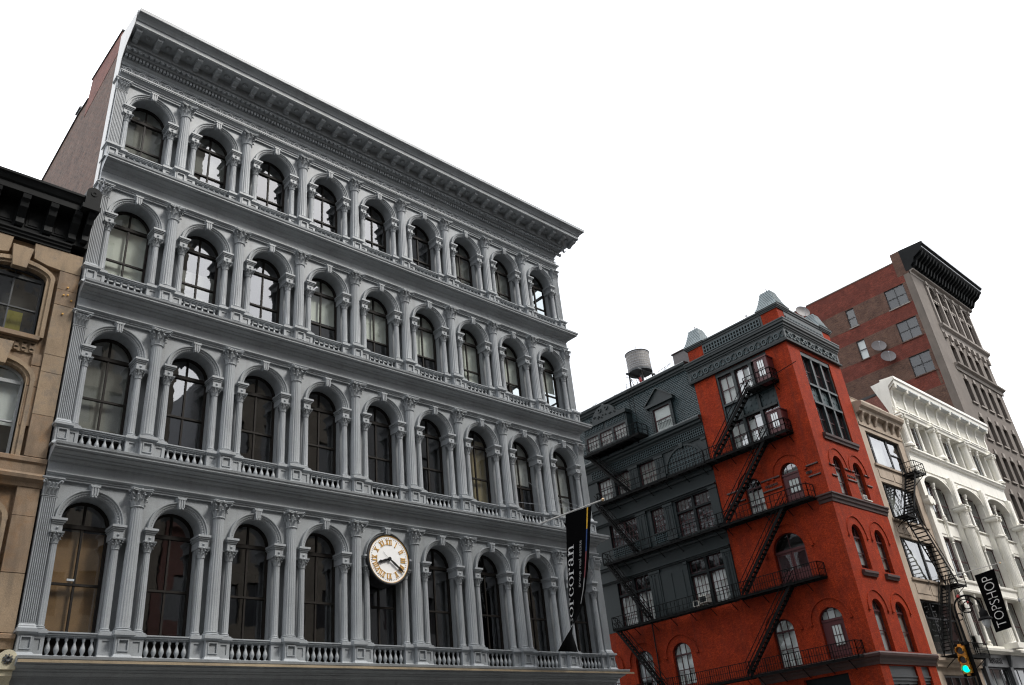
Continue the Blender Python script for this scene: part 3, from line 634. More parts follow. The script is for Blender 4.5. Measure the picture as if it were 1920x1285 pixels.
def strokes(mb, text, sc_, place):
    """Roman numerals from bars with serifs; place maps (x,y) to wall coordinates"""
    W = {'I': .34, 'V': .80, 'X': .80}; tw = sum(W[c] for c in text); x = -tw/2
    def q(p): mb.prism([place(a*sc_, b*sc_) for a, b in p], cd+.002, cd+.014)
    for c in text:
        w = W[c]; m = x+w/2
        if c == 'I': q([(m-.09, -.5), (m+.09, -.5), (m+.09, .5), (m-.09, .5)])
        if c == 'V': q([(x+.08, .5), (x+.28, .5), (m+.07, -.5), (m-.07, -.5)]); q([(x+w-.20, .5), (x+w-.10, .5), (m+.04, -.5), (m-.04, -.5)])
        if c == 'X': q([(x+.06, .5), (x+.26, .5), (x+w-.06, -.5), (x+w-.26, -.5)]); q([(x+w-.18, .5), (x+w-.08, .5), (x+.18, -.5), (x+.08, -.5)])
        for yy in (-.5, .42): q([(x+.03, yy), (x+w-.03, yy), (x+w-.03, yy+.08), (x+.03, yy+.08)])
        x += w
for k, t in enumerate(['XII', 'I', 'II', 'III', 'IIII', 'V', 'VI', 'VII', 'VIII', 'IX', 'X', 'XI']):
    a = 2*PI*k/12; rr = .63; mb = MB()
    strokes(mb, t, .205, lambda X, Y: (cx+(rr+Y)*math.sin(a)+X*math.cos(a), czk+(rr+Y)*math.cos(a)-X*math.sin(a)))
    mb.build('numeral', 'gold', ck)
def hand(name, ang, ln, w, dd):
    mb = MB(); ca, sa = math.cos(ang), math.sin(ang); q = lambda x, y: (cx+y*sa+x*ca, czk+y*ca-x*sa)
    mb.prism([q(-.02, 0), q(.02, 0), q(w, ln*.35), q(w*.7, ln*.6), q(w*1.3, ln*.72), q(w*.5, ln*.86), q(.004, ln), q(-.004, ln), q(-w*.5, ln*.86), q(-w*1.3, ln*.72), q(-w*.7, ln*.6), q(-w, ln*.35)], dd, dd+.015); mb.build(name, 'black', ck)
hand('hour_hand', R(252), .56, .05, cd+.03); hand('minute_hand', R(126), .80, .045, cd+.05)
mb = MB(); mb.disc(cx, czk, .07, cd+.02, cd+.08, 16); mb.build('hub', 'black', ck)
mb = MB(); a = R(315); mb.bar((cx, czk, cd+.02), (cx+.36*math.sin(a), czk+.36*math.cos(a), cd+.02), .008); mb.build('second_hand', 'grey', ck)
#PART2
# ================================================================ flags, poles
def text_mesh(body, size, name, font_scale=(1, 1), thin=0.0):
    cu = bpy.data.curves.new(name, 'FONT'); cu.body = body; cu.size = size; cu.resolution_u = 3; cu.offset = thin
    ob = bpy.data.objects.new(name, cu); COL.objects.link(ob)
    dg = bpy.context.evaluated_depsgraph_get(); me = bpy.data.meshes.new_from_object(ob.evaluated_get(dg))
    bpy.data.objects.remove(ob); bpy.data.curves.remove(cu)
    vs_ = [(v.co.x*font_scale[0], v.co.y*font_scale[1]) for v in me.vertices]; fs = [list(p.vertices) for p in me.polygons]; bpy.data.meshes.remove(me)
    return vs_, fs
def didone(word, xh):
    """high-contrast lower-case lettering: (verts, faces) laid along +x"""
    V, Fc = [], []
    def poly(p): i = len(V); V.extend(p); Fc.append(list(range(i, i+len(p))))
    def ring(cx_, cy_, a, b, ai, bi, t0, t1, n=20):
        for k in range(n):
            p, q = t0+(t1-t0)*k/n, t0+(t1-t0)*(k+1)/n
            poly([(cx_+a*math.cos(p), cy_+b*math.sin(p)), (cx_+a*math.cos(q), cy_+b*math.sin(q)), (cx_+ai*math.cos(q), cy_+bi*math.sin(q)), (cx_+ai*math.cos(p), cy_+bi*math.sin(p))])
    x = 0.0; h = xh
    def rect(a, b, c, e): poly([(a, c), (b, c), (b, e), (a, e)])
    def dot(a, b, r): poly([(a+r*math.cos(2*PI*k/10), b+r*math.sin(2*PI*k/10)) for k in range(10)])
    for ch in word:
        if ch == 'o': ring(x+.48*h, .5*h, .46*h, .5*h, .29*h, .47*h, 0, 2*PI); x += 1.03*h
        elif ch == 'c': ring(x+.46*h, .5*h, .44*h, .5*h, .27*h, .47*h, .22*PI, 1.82*PI); dot(x+.74*h, .74*h, .12*h); x += .92*h
        elif ch == 'r': rect(x+.12*h, x+.30*h, 0, h); rect(x, x+.12*h, .95*h, h); rect(x, x+.46*h, 0, .05*h); ring(x+.52*h, .62*h, .28*h, .36*h, .22*h, .32*h, .35*PI, PI); dot(x+.66*h, .86*h, .12*h); x += .84*h
        elif ch == 'n': rect(x+.12*h, x+.30*h, 0, h); rect(x, x+.12*h, .95*h, h); rect(x, x+.44*h, 0, .05*h); ring(x+.56*h, .60*h, .30*h, .40*h, .13*h, .35*h, 0, PI); rect(x+.69*h, x+.86*h, 0, .6*h); rect(x+.58*h, x+1.0*h, 0, .05*h); x += 1.08*h
        elif ch == 'a': ring(x+.36*h, .27*h, .34*h, .27*h, .18*h, .24*h, 0, 2*PI); ring(x+.42*h, .68*h, .32*h, .32*h, .16*h, .28*h, 0, .85*PI); rect(x+.58*h, x+.74*h, .08*h, .68*h); ring(x+.84*h, .16*h, .2*h, .16*h, .1*h, .12*h, PI, 1.9*PI); dot(x+.18*h, .74*h, .1*h); x += 1.02*h
    return V, Fc, x
def islands(V, Fc):
    par = list(range(len(V)))
    def find(a):
        while par[a] != a: par[a] = par[par[a]]; a = par[a]
        return a
    for f in Fc:
        for k in f[1:]: par[find(k)] = find(f[0])
    out = {}
    for f in Fc: out.setdefault(find(f[0]), []).append(f)
    return list(out.values())
def flag_thing(name, label, x0, surf, pole_a, pole_b, wires, extra):
    base = FM.P(*pole_a); t = thing(name, label, 'flag', base)
    mb = MB(); mb.tube([pole_a, pole_b], .04, 8, .028); mb.build('pole', 'polew', t, 40)
    mb = MB(); mb.box(pole_a[0]-.08, pole_a[0]+.08, pole_a[1]-.16, pole_a[1]+.12, pole_a[2]-.12, pole_a[2]+.03); mb.build('pole_bracket', 'steel', t)
    mb = MB(); e = pole_b; mb.lathe(e[0], e[2]+.02, [(.01, -.07), (.05, -.05), (.07, 0), (.05, .05), (.01, .07)], 10, 1, e[1]); mb.build('finial', 'brass', t, 60)
    for a, b in wires:
        mb = MB(); mb.tube([a, b], .008, 4); mb.build('stay_wire', 'steel', t)
    nt_, ns_ = 70, 26; mb = MB(); top = [[surf(i/ns_, j/nt_, .006) for i in range(ns_+1)] for j in range(nt_+1)]; bot = [[surf(i/ns_, j/nt_, -.006) for i in range(ns_+1)] for j in range(nt_+1)]
    ids = []
    for g in (top, bot): ids.append([[mb.v(*p) for p in row] for row in g])
    for g in ids:
        for j in range(nt_):
            for i in range(ns_): mb.fs.append([g[j][i], g[j][i+1], g[j+1][i+1], g[j+1][i]])
    for j in range(nt_):
        for i in (0, ns_): mb.fs.append([ids[0][j][i], ids[0][j+1][i], ids[1][j+1][i], ids[1][j][i]])
    for i in range(ns_):
        for j in (0, nt_): mb.fs.append([ids[0][j][i], ids[0][j][i+1], ids[1][j][i+1], ids[1][j][i]])
    cloth = mb.build('cloth', 'flag', t, 70)
    for nm, mat, V, Fc in extra:
        for isl in (islands(V, Fc) if nm == 'letter' else [Fc]):
            mb = MB()
            for f in isl: mb.face([surf(V[k][0], V[k][1], .03) for k in f])
            mb.build(nm.strip('_'), mat, cloth)
    return t
def lerp(tab, t):
    for (a, p), (b, q) in zip(tab, tab[1:]):
        if t <= b: k = (t-a)/(b-a); k = k*k*(3-2*k) if False else k; return p+(q-p)*k
    return tab[-1][1]
# black estate agent's banner: hangs from a pole square to the facade, its lower end twisted by the wind
HF = 5.45
def surf1(s, t, off):
    c = lerp([(0, 3.02), (.15, 2.86), (.31, 2.68), (.46, 2.52), (.60, 2.34), (.71, 2.16), (.785, 2.0), (.83, 1.86), (.88, 1.72), (.94, 1.58), (1, 1.43)], t)
    ph = R(lerp([(0, 0), (.15, 4.5), (.31, 7), (.46, 12), (.6, 17.5), (.71, 24), (.785, 33.5), (.83, 42), (.88, 52), (.94, 66), (1, 80)], t))
    w = (s-.5)*1.52; rip = .03*math.sin(2.6*s*PI+5*t)*t
    wd = w*math.cos(ph); wx = -w*math.sin(ph)+rip
    x = 19.8+wx-off*math.cos(ph); d = c+wd+off*math.sin(ph)
    return (x, 12.06-.06*s-HF*t, d)
def vert_text(V, s_base, t_start, ks, kt):
    """lettering that reads upwards, its tops towards the wall"""
    return [(s_base-y*ks, t_start-x*kt) for x, y in V]
ex = []; Lw = didone('corcoran', 1.0)[2]; kt = .595/Lw
for k, chr_ in enumerate('corcoran'):
    x0_ = didone('corcoran'[:k], 1.0)[2]; V, Fc, _w = didone(chr_, 1.0)
    ex.append(('letter_', 'white', vert_text([(x+x0_, y) for x, y in V], .33, .835, .255, kt), Fc))
V2, F2 = text_mesh('group real estate', 1.0, 'lettering'); L2 = max(v[0] for v in V2)
ex.append(('letter', 'grey', vert_text(V2, .66, .575, .155, .34/L2), F2))
def strip(s0, s1, t0, t1, n=24):
    V = []; Fc = []
    for k in range(n+1): t = t0+(t1-t0)*k/n; V += [(s0, t), (s1, t)]
    for k in range(n): Fc.append([2*k, 2*k+1, 2*k+3, 2*k+2])
    return V, Fc
for t0, t1, mt in ((.005, .165, 'yellow'), (.165, .33, 'blue'), (.33, .52, 'pink'), (.52, .70, 'grey')): ex.append(('stripe', mt, *strip(.845, .895, t0, t1)))
flag_thing('banner_flag', 'black estate agent banner twisting on a pole above the grey arcade', 19.8, surf1, (19.85, 12.13, .46), (19.8, 12.06, 4.42),
           [((17.9, 13.0, .35), (19.8, 12.1, 3.0)), ((21.6, 13.6, .35), (19.8, 12.1, 3.2)), ((19.8, 14.2, .2), (19.8, 12.1, 2.6))], ex)
def surf2(s, t, off):
    w = 1.50; d = 1.43+s*(w+.1-.35*t)+.07*t; x = 68.4+.035*math.sin(2.0*PI*s+3*t)*(.3+t)-off
    return (x, 13.8+.16*s-4.48*t+.02*s*t, d)
V3, F3 = text_mesh('TOPSHOP', 1.0, 'lettering', thin=-.014); L3 = max(v[0] for v in V3)
flag_thing('banner_flag', 'black shop banner with tall white capitals beside the white iron front', 68.4, surf2, (68.4, 14.2, .42), (68.4, 14.28, 3.6), [((67.7, 14.0, .3), (68.4, 14.25, 2.2)), ((69.6, 14.9, .3), (68.4, 14.25, 2.4))],
           [('letter', 'white', vert_text(V3, .79, .95, .80, .87/L3), F3)])
pt = thing('flagpole', 'bare white flagpole on the white iron front at the right edge', 'flagpole', (80.6, -.4, 12.9))
mb = MB(); mb.tube([(80.6, 12.9, .4), (80.6, 13.2, 3.4)], .04, 8); mb.build('pole', 'polew', pt, 40); mb = MB(); mb.box(80.5, 80.7, 12.75, 13.05, .3, .43); mb.build('pole_bracket', 'steel', pt)

# ================================================================ brownstone at the left
bs = thing('brownstone_building', 'weathered brown stone building with black cornice at the left edge', 'building', (-4, 0, 0))
WC = -1.9; WH = .86
bops = [(WC-WH, WC+WH, 15.56, 17.98, .28), (WC-WH, WC+WH, 11.62, 14.56, .50), (WC-WH, WC+WH, 7.2, 10.25, .50)]
bops += [(a-2.9, b-2.9, c, e, r) for a, b, c, e, r in bops]
mb = MB(); wall(mb, -7.5, -.10, 0, 19.0, bops, .02, .45); mb.build('wall', 'brown2', bs)
mb = MB(); mb.box(-7.5, -.1, 0, 20.6, -14, -.44); mb.build('body', 'dark', bs)
mb = MB(); mb.box(-7.5, -.1, 20.6, 20.8, -14, .2); mb.build('roof', 'roof', bs)
def seg(mb, cu, hw, v, rise, w0, w1, d0, d1, n=12):
    for k in range(n):
        p, q = PI*k/n, PI*(k+1)/n
        f = lambda t, e: (cu+(hw+e)*math.cos(t), v+(rise+e)*math.sin(t))
        mb.prism([f(p, w0), f(q, w0), f(q, w1), f(p, w1)], d0, d1)
for (a, b, c, e, r) in bops[:3]:
    cu = (a+b)/2
    # moulded jambs and arch
    mb = MB(); sp = e-r
    for sg in (-1, 1):
        u = cu+sg*(WH+.0); mb.box(*sorted((u, u+sg*.10)), c, sp, -.2, .10); mb.box(*sorted((u+sg*.10, u+sg*.22)), c, sp, -.1, .16)
    seg(mb, cu, WH, sp, r, .0, .10, -.2, .10); seg(mb, cu, WH, sp, r, .10, .24, -.1, .16); mb.build('window_surround', 'brown', bs)
    mb = MB(); mb.prism([(cu-.20, e-.14), (cu+.20, e-.14), (cu+.30, e+.62), (cu-.30, e+.62)], .0, .24); mb.build('keystone', 'brown', bs)
    top = e > 17
    window(FM, a+.01, b-.01, c+.02, e-.01, bs, r, -.12, 'greysf' if top else 'whitesh', 'glass2', 2, (.46,), .07, .022, .08, 2, .008)
    mb = MB(); mb.box(a-.1, b+.1, c-.14, c, -.1, .24); mb.build('sill', 'brown2', bs)
    if not top:
        mb = MB(); mb.box(a+.05, b-.05, c+(e-c)*.36, e-.1, -.32, -.30); mb.build('blind', 'blindw', bs)
    else:
        mb = MB(); mb.box(a+.9, a+1.35, c+.1, c+1.0, -.42, -.40); mb.build('yellow_cloth', 'dimyellow', bs)
# carved panel under the top sill: a row of small round-headed flutes
mb = MB(); mb.box(-2.95, -.95, 15.0, 15.40, .02, .06); mb.build('apron_panel', 'brown', bs)
for k in range(9):
    x = -2.85+k*.215; mb = MB(); mb.box(x, x+.13, 15.08, 15.32, .06, .10); mb.disc(x+.065, 15.32, .065, .06, .10, 10); mb.disc(x+.065, 15.08, .065, .06, .10, 10); mb.build('carved_flute', 'brown2', bs)
# corner pier, block by block
zs_ = [6.72, 8.3, 9.9, 10.74, 11.66, 13.0, 14.43, 15.04, 16.86, 17.44, 18.12]
for a, b in zip(zs_, zs_[1:]):
    if (a, b) == (10.74, 11.66): continue
    mb = MB(); dd = random.uniform(.17, .20); mb.box(-.72, -.12+random.uniform(-.01, 0), a+.008, b-.008, .0, dd); mb.build('stone_block', random.choice(['brown', 'brown', 'brown2']), bs)
for (x0, x1) in ((-1.58, -.12), (-4.4, -2.22)):
    mb = MB(); 
    r_ = [(x0, 18.80), (x0+.08, 18.34)] if x0 > -2 else [(x0, 18.8), (x0, 18.3)]
    mb.prism([(x0, 18.88), (x0+.05, 18.30), (x0+.45, 18.18), (x1-.6, 18.14), (x1, 18.14), (x1, 18.88)] if x0 > -2 else [(x0, 18.88), (x0, 18.15), (x1-.4, 18.2), (x1-.05, 18.3), (x1, 18.88)], .0, .19); mb.build('stone_block', 'brown', bs)
for x0, x1, a, b in ((-1.0, -.73, 14.6, 15.0), (-1.0, -.73, 13.9, 14.58), (-1.0, -.73, 12.6, 13.88)):
    mb = MB(); mb.box(x0, x1, a+.006, b-.006, 0, .12); mb.build('stone_block', 'brown2', bs)
for (x, z) in ((-.42, 17.55), (-.50, 17.24), (-.38, 17.28), (-.25, 17.1), (-.43, 16.55)):
    mb = MB(); mb.disc(x, z, .028, .17, .24, 8); mb.build('tie_rod_end', 'gold', bs)
def band(parent, name, mat, prof, u0, u1, F=FM): mb = MB(F); mb.ext(prof, u0, u1); return mb.build(name, mat, parent)
band(bs, 'string_course', 'brown2', [(0, 10.74), (.20, 10.74), (.24, 10.85), (.34, 10.95), (.36, 11.05), (.26, 11.10), (.22, 11.16), (.22, 11.42), (.27, 11.48), (.27, 11.60), (.2, 11.64), (0, 11.64)], -7.5, -.10)
band(bs, 'string_course', 'brown2', [(0, 6.30), (.22, 6.30), (.24, 6.5), (.30, 6.56), (.30, 6.66), (.2, 6.70), (0, 6.70)], -7.5, -.10)
band(bs, 'cornice', 'blackcor', [(0, 18.90), (.22, 18.90), (.22, 18.98), (.27, 19.02), (.27, 19.08), (.32, 19.12), (.32, 19.18), (.22, 19.22), (.22, 20.24), (.75, 20.28), (.75, 20.50), (.80, 20.55), (.88, 20.72), (.92, 20.76), (.92, 20.84), (0, 20.95)], -7.5, -.55)
_b = MB(); _b.ext([(.22, 0), (.22, -.98), (.34, -1.0), (.40, -.92), (.38, -.72), (.46, -.60), (.60, -.42), (.64, -.22), (.72, -.15), (.74, 0)], -.12, .12); CORB = meshof(_b, 'corbel', 'blackcor')
for x in (-6.36, -5.53, -4.70, -3.87, -3.04, -2.20, -1.36, -.62): inst('corbel', CORB, bs, (x, 0, 20.26))
for x in (-2.62, -1.78, -.99): 
    mb = MB(); mb.box(x-.22, x+.22, 19.36, 19.95, .22, .25); mb.box(x-.15, x+.15, 19.43, 19.88, .25, .27); mb.build('cornice_panel', 'blackcor', bs)
mb = MB(); mb.box(-.55, -.08, 19.18, 20.32, 0, .30); mb.box(-.62, -.05, 20.32, 20.50, 0, 1.0); mb.box(-.56, -.08, 20.50, 21.0, .1, .98); mb.arc(-.32, 21.0, [(.0, .1), (.24, .1), (.24, .98), (0, .98)], 0, PI, 14); mb.arc(-.32, 20.98, [(.05, .98), (.05, 1.0), (.11, 1.0), (.11, .98)], 0, 2*PI, 14); mb.build('cornice_end_block', 'blackcor', bs)
inst('corbel', CORB, bs, (-.24, 0, 20.30), scale=(.8, 1.2, 1))
mb = MB(); mb.box(-.46, -.02, 5.75, 6.02, 0, .52); mb.arc(-.24, 6.02, [(0, .0), (.22, .0), (.22, .52), (0, .52)], 0, PI, 14); mb.ext([(0, 5.74), (.46, 5.74), (.46, 5.6), (.36, 5.5), (.30, 5.3), (.2, 5.1), (0, 5.05)], -.42, -.06); cb = mb.build('console_bracket', 'cream', bs)
mb = MB()
for k in range(9):
    a = 2*PI*k/9; mb.tube([(-.24, 6.0, .53), (-.24+.06*math.cos(a), 6.0+.06*math.sin(a), .57), (-.24+.12*math.cos(a), 6.0+.12*math.sin(a), .53)], .022, 4)
mb.build('flower_ornament', 'greysf', cb)

# ================================================================ red corner building with green side
rb = thing('red_corner_building', 'red painted corner building with dark green side wing and slate pinnacles', 'building', (54.5, 4.5, 0))
XF1 = 58.75
mb = MB(); mb.box(XR+1.0, XF1, 0, 31.0, -8.9, -1.0); mb.box(XR+.9, XF1, 0, 32.4, -34, -8.9); mb.build('body', 'dark', rb)
mb = MB(); mb.box(XR+.1, XF1, 31.0, 32.9, -8.9, -.1); mb.box(XR+.5, XF1, 32.4, 32.7, -34, -8.9); mb.build('roof', 'roof', rb)
AR = lambda a, b, c, sp, e: (a, b, c, e, e-sp)
side_ops = [(1.93, 6.85, 23.7, 30.85, 0), AR(1.90, 3.40, 18.68, 20.78, 21.6), AR(5.15, 6.62, 18.65, 20.70, 21.4), AR(2.95, 5.5, 13.1, 15.4, 16.68), AR(1.62, 3.34, 7.76, 10.17, 11.0), AR(5.38, 7.06, 7.72, 10.14, 10.95), (2.3, 5.6, .15, 6.75, 0)]
mb = MB(FS); wall(mb, 0, 8.95, 0, 31.0, side_ops, 0, .30); mb.build('side_wall', 'redpaint', rb)
low_ops = [AR(14.42, 16.2, 7.9, 10.15, 11.0), AR(18.22, 20.0, 7.9, 10.2, 11.05), AR(22.0, 23.8, 7.9, 10.2, 11.05), (9.8, 12.6, .15, 6.7, 0)]
mb = MB(FS); wall(mb, 8.95, 34.0, 0, 12.95, low_ops, -.004, .30); mb.build('lower_side_wall', 'redpaint', rb)
front_ops = [(52.05, 56.72, 23.48, 30.55, 0), AR(52.15, 53.62, 18.62, 20.92, 21.75), AR(55.2, 56.72, 18.66, 20.92, 21.75), AR(51.80, 53.36, 13.26, 15.6, 16.45), AR(55.28, 56.82, 13.26, 15.6, 16.47), AR(51.56, 53.15, 7.76, 10.5, 11.2), AR(55.04, 56.64, 7.78, 10.5, 11.22), (51.4, 55.42, .15, 6.86, 0), (56.2, 57.5, .15, 6.88, 0)]
mb = MB(); wall(mb, XR, XF1, 0, 31.0, front_ops, 0, .34); mb.build('front_wall', 'redpaint', rb)
mb = MB(Fr((XF1, 0, 0), (0, 1, 0), (1, 0, 0))); mb.face([(0, 0, 0), (22, 0, 0), (22, 31, 0), (0, 31, 0)]); mb.build('party_wall', 'redbrick', rb)
def hood(F, cu, sp, hw, rise, off, parent, mat='redtrim', w=.09, pr=.07, drop=.0, ends=True):
    mb = MB(F); n = 16
    f = lambda t, e: (cu+(hw+off+e)*math.cos(t), sp+(rise+off+e)*math.sin(t))
    for k in range(n):
        p, q = PI*k/n, PI*(k+1)/n; mb.prism([f(p, 0), f(q, 0), f(q, w), f(p, w)], 0, pr)
    if ends:
        for sg in (-1, 1): mb.box(cu+sg*(hw+off+w/2)-.10, cu+sg*(hw+off+w/2)+.10, sp-.14-drop, sp+.0, 0, pr+.05)
    return mb.build('hood_mould', mat, parent)
for (a, b, c, e, r) in side_ops[1:6]+low_ops[:3]: hood(FS, (a+b)/2, e-r, (b-a)/2, r, .58, rb, 'redpaint')
for (a, b, c, e, r) in front_ops[1:7]: hood(FM, (a+b)/2, e-r, (b-a)/2, r, .56, rb, 'redpaint', .075, .06)
# string courses wrapping the corner
def wrap(name, mat, prof, ymax=8.9, parent=None, xend=XF1+.02, ref=0.0):
    mb = MB(); mb.around(prof, [(XR, -ymax, -1, 0), (XR, ref, -1, 1), (xend, ref, 0, 1)], ref); return mb.build(name, mat, parent or rb)
wrap('string_course', 'redtrim', [(-.1, 17.86), (.06, 17.86), (.08, 18.05), (.18, 18.12), (.20, 18.3), (.30, 18.36), (.30, 18.46), (-.1, 18.52)], 1.0)
wrap('base_cornice', 'redtrim', [(-.1, 6.92), (.08, 6.92), (.10, 7.1), (.22, 7.2), (.24, 7.34), (.40, 7.42), (.42, 7.56), (.36, 7.66), (-.1, 7.70)], 8.9)
for zz in (20.78, 19.95):
    for F, segs in ((FS, ((.25, 1.2), (3.45, 5.1), (6.7, 8.2))), (FM, ((51.35, 52.1), (53.7, 55.12), (56.78, 57.55)))):
        for a, b in segs: band(rb, 'impost_band', 'redtrim', [(0, zz), (.07, zz), (.09, zz+.04), (.07, zz+.12), (0, zz+.13)], a, b, F)
for a, b in ((3.75, 4.85), (.9, 1.3)):
    mb = MB(FS); 
    for k in range(5):
        uu = a+(b-a)*(k+.5)/5; mb.arc(uu, 20.35, [(.05, .0), (.05, .05), (.10, .05), (.10, 0)], 0, 2*PI, 10)
    mb.build('terracotta_panel', 'redtrim', rb)
for a, b in ((53.78, 55.05),):
    mb = MB()
    for k in range(5): mb.arc(a+(b-a)*(k+.5)/5, 20.35, [(.05, .0), (.05, .05), (.10, .05), (.10, 0)], 0, 2*PI, 10)
    mb.build('terracotta_panel', 'redtrim', rb)
for a, b in ((51.55, 53.75), (55.0, 57.1)):
    band(rb, 'sill', 'redtrim', [(0, 12.72), (.12, 12.72), (.16, 12.86), (.24, 12.92), (.24, 13.08), (.0, 13.12)], a, b-.15)
band(rb, 'sill', 'redtrim', [(0, 22.95), (.12, 22.95), (.14, 23.12), (.24, 23.2), (.26, 23.38), (0, 23.46)], 51.8, 57.1)
# frieze, cornice and parapet of the tower
wrap('frieze', 'green', [(-.1, 30.98), (.16, 30.98), (.18, 31.06), (.10, 31.1), (.10, 31.95), (-.1, 31.95)], 9.3)
wrap('cornice', 'green', [(-.1, 31.95), (.12, 31.95), (.14, 32.02), (.2, 32.06), (.2, 32.14), (.30, 32.2), (.32, 32.34), (.44, 32.4), (.46, 32.56), (.50, 32.62), (.50, 32.72), (-.1, 32.78)], 9.3)
wrap('frieze_moulding', 'green', [(0, 30.86), (.24, 30.86), (.26, 30.97), (0, 30.975)], 9.3)
_b = MB(FS); _b.arc(0, 0, [(.17, .10), (.17, .17), (.27, .17), (.27, .10)], 0, 2*PI, 16); _b.disc(0, 0, .06, .10, .16, 8)
for sg in (-1, 1):
    _b.tube([(.30*sg, -.25, .13), (.42*sg, -.08, .15), (.34*sg, .06, .14), (.46*sg, .22, .15), (.56*sg, .28, .13)], .05, 5); _b.disc(.50*sg, -.20, .09, .10, .16, 8)
def shift(mb, F0):  # mesh made in FS coordinates about the origin of the frame
    return mb
ORN_S = meshof(_b, 'frieze_scroll', 'slate', 40)
for k in range(8): inst('frieze_scroll', ORN_S, rb, (0, .62+k*1.14, 31.52))
_b = MB(FM); _b.arc(0, 0, [(.17, .10), (.17, .17), (.27, .17), (.27, .10)], 0, 2*PI, 16); _b.disc(0, 0, .06, .10, .16, 8)
for sg in (-1, 1):
    _b.tube([(.30*sg, -.25, .13), (.42*sg, -.08, .15), (.34*sg, .06, .14), (.46*sg, .22, .15), (.56*sg, .28, .13)], .05, 5); _b.disc(.50*sg, -.20, .09, .10, .16, 8)
ORN_F = meshof(_b, 'frieze_scroll', 'slate', 40)
for k in range(7): inst('frieze_scroll', ORN_F, rb, (XR+.75+k*1.16, 0, 31.52))
def lattice(F, u0, u1, v0, v1, parent, mat='slate', back='iron_blk', d=0.0, nx=None, ny=2, th=.05, bar=.055, name='lattice_panel'):
    nx = nx or max(2, int((u1-u0)/.34)); mb = MB(F)
    for k in range(nx+1): u = u0+(u1-u0)*k/nx; mb.box(u-bar, u+bar, v0, v1, d+.001, d+th)
    for k in range(ny+1): v = v0+(v1-v0)*k/ny; mb.box(u0-bar, u1+bar, v-bar*.8, v+bar*.8, d+.004, d+th+.004)
    o = mb.build(name, mat, parent); m2 = MB(F); m2.box(u0-bar, u1+bar, v0-bar, v1+bar, d-.03, d); m2.build('backing', back, o); return o
# parapet
mb = MB(FS); mb.box(1.5, 7.4, 32.75, 34.0, -.25, .0); mb.build('parapet', 'green', rb)
lattice(FS, 1.75, 7.3, 33.1, 33.72, rb, nx=20, ny=2, d=.01)
mb = MB(FM); mb.box(51.2, 57.4, 32.75, 34.0, -.25, .0); mb.build('parapet', 'green', rb)
lattice(FM, 51.35, 57.15, 33.02, 33.5, rb, nx=24, ny=1, d=.01)
for F, a, b in ((FS, -.1, 9.0), (FM, XR-.1, 58.9)):
    band(rb, 'parapet_rail', 'green', [(-.3, 33.96), (.06, 33.96), (.08, 34.08), (.16, 34.14), (.16, 34.26), (-.3, 34.34)], a+.9, b-.9, F)
def pinnacle(x, y):
    mb = MB(); mb.box(x-.78, x+.78, 32.72, 33.95, -y-.78, -y+.78); p = mb.build('pier', 'redpaint', rb)
    mb = MB(); mb.box(x-.86, x+.86, 33.95, 34.05, -y-.86, -y+.86); mb.box(x-.93, x+.93, 34.05, 34.16, -y-.93, -y+.93); mb.box(x-1.0, x+1.0, 34.16, 34.28, -y-1.0, -y+1.0); mb.build('pier_cap', 'green', p)
    hh = [(1.0, 34.30), (.83, 34.62), (.71, 34.95), (.61, 35.28), (.52, 35.60), (.44, 35.90)]
    mb = MB()
    for (r, z), (r2, z2) in zip(hh, hh[1:]): 
        for q in range(2):
            ra, rb_ = r+(r2-r)*q/2, r+(r2-r)*(q+1)/2; za, zb_ = z+(z2-z)*q/2, z+(z2-z)*(q+1)/2
            mb.taper((x-ra-.035, x+ra+.035, -y-ra-.035, -y+ra+.035, za), (x-rb_, x+rb_, -y-rb_, -y+rb_, zb_))
    mb.taper((x-.47, x+.47, -y-.47, -y+.47, 35.90), (x-.06, x+.06, -y-.06, -y+.06, 36.12)); mb.build('slate_cap', 'slatel', p)
    mb = MB(); mb.lathe(x, -y, [(.05, 36.1), (.06, 36.17), (.02, 36.22), (.05, 36.28), (.01, 36.46)], 8); mb.build('finial', 'green', p)
for x, y in ((XR+.80, .80), (XR+.80, 8.15), (XF1-.85, .80)): pinnacle(x, y)
# big window groups of the tower
def group(F, u0, u1, v0, v1, n, sp0, sp1, d, parent, gm):
    mb = MB(F); w = (u1-u0)/n
    mb.box(u0, u1, v1-.35, v1, d-.1, d+.20); mb.box(u0, u0+.16, v0, v1-.35, d-.1, d+.16); mb.box(u1-.16, u1, v0, v1-.35, d-.1, d+.16); mb.box(u0+.16, u1-.16, v0, v0+.15, d-.1, d+.16)
    for k in range(1, n): mb.box(u0+w*k-.12, u0+w*k+.12, v0+.15, v1-.35, d-.1, d+.22); mb.taper((u0+w*k-.12, u0+w*k+.12, d, d+.22, v1-.55), (u0+w*k-.22, u0+w*k+.22, d, d+.27, v1-.352))
    mb.box(u0+.16, u1-.16, sp0, sp0+.18, d-.1, d+.24); mb.box(u0+.16, u1-.16, sp1-.18, sp1, d-.1, d+.24)
    o = mb.build('window_group_frame', 'green', parent)
    for k in range(n):
        a, b = u0+w*k+(.16 if k == 0 else .12), u0+w*(k+1)-(.16 if k == n-1 else .12)
        mb = MB(F); mb.box(a, b, sp0+.18, sp1-.18, d-.06, d+.02)
        for i in range(3):
            for j in range(3): mb.disc(a+(b-a)*(i+.5+.25*(j % 2-.5))/3, sp0+.18+(sp1-sp0-.36)*(j+.5)/3, .085, d+.02, d+.06, 8)
        mb.build('spandrel_panel', 'slate', parent)
        for (p, q) in ((v0+.15, sp0), (sp1, v1-.35)):
            window(F, a+.01, b-.01, p+.01, q-.01, parent, 0, d-.02, 'maroonf', gm, 2, (.5,), .07, .03, .07, tilt=.008)
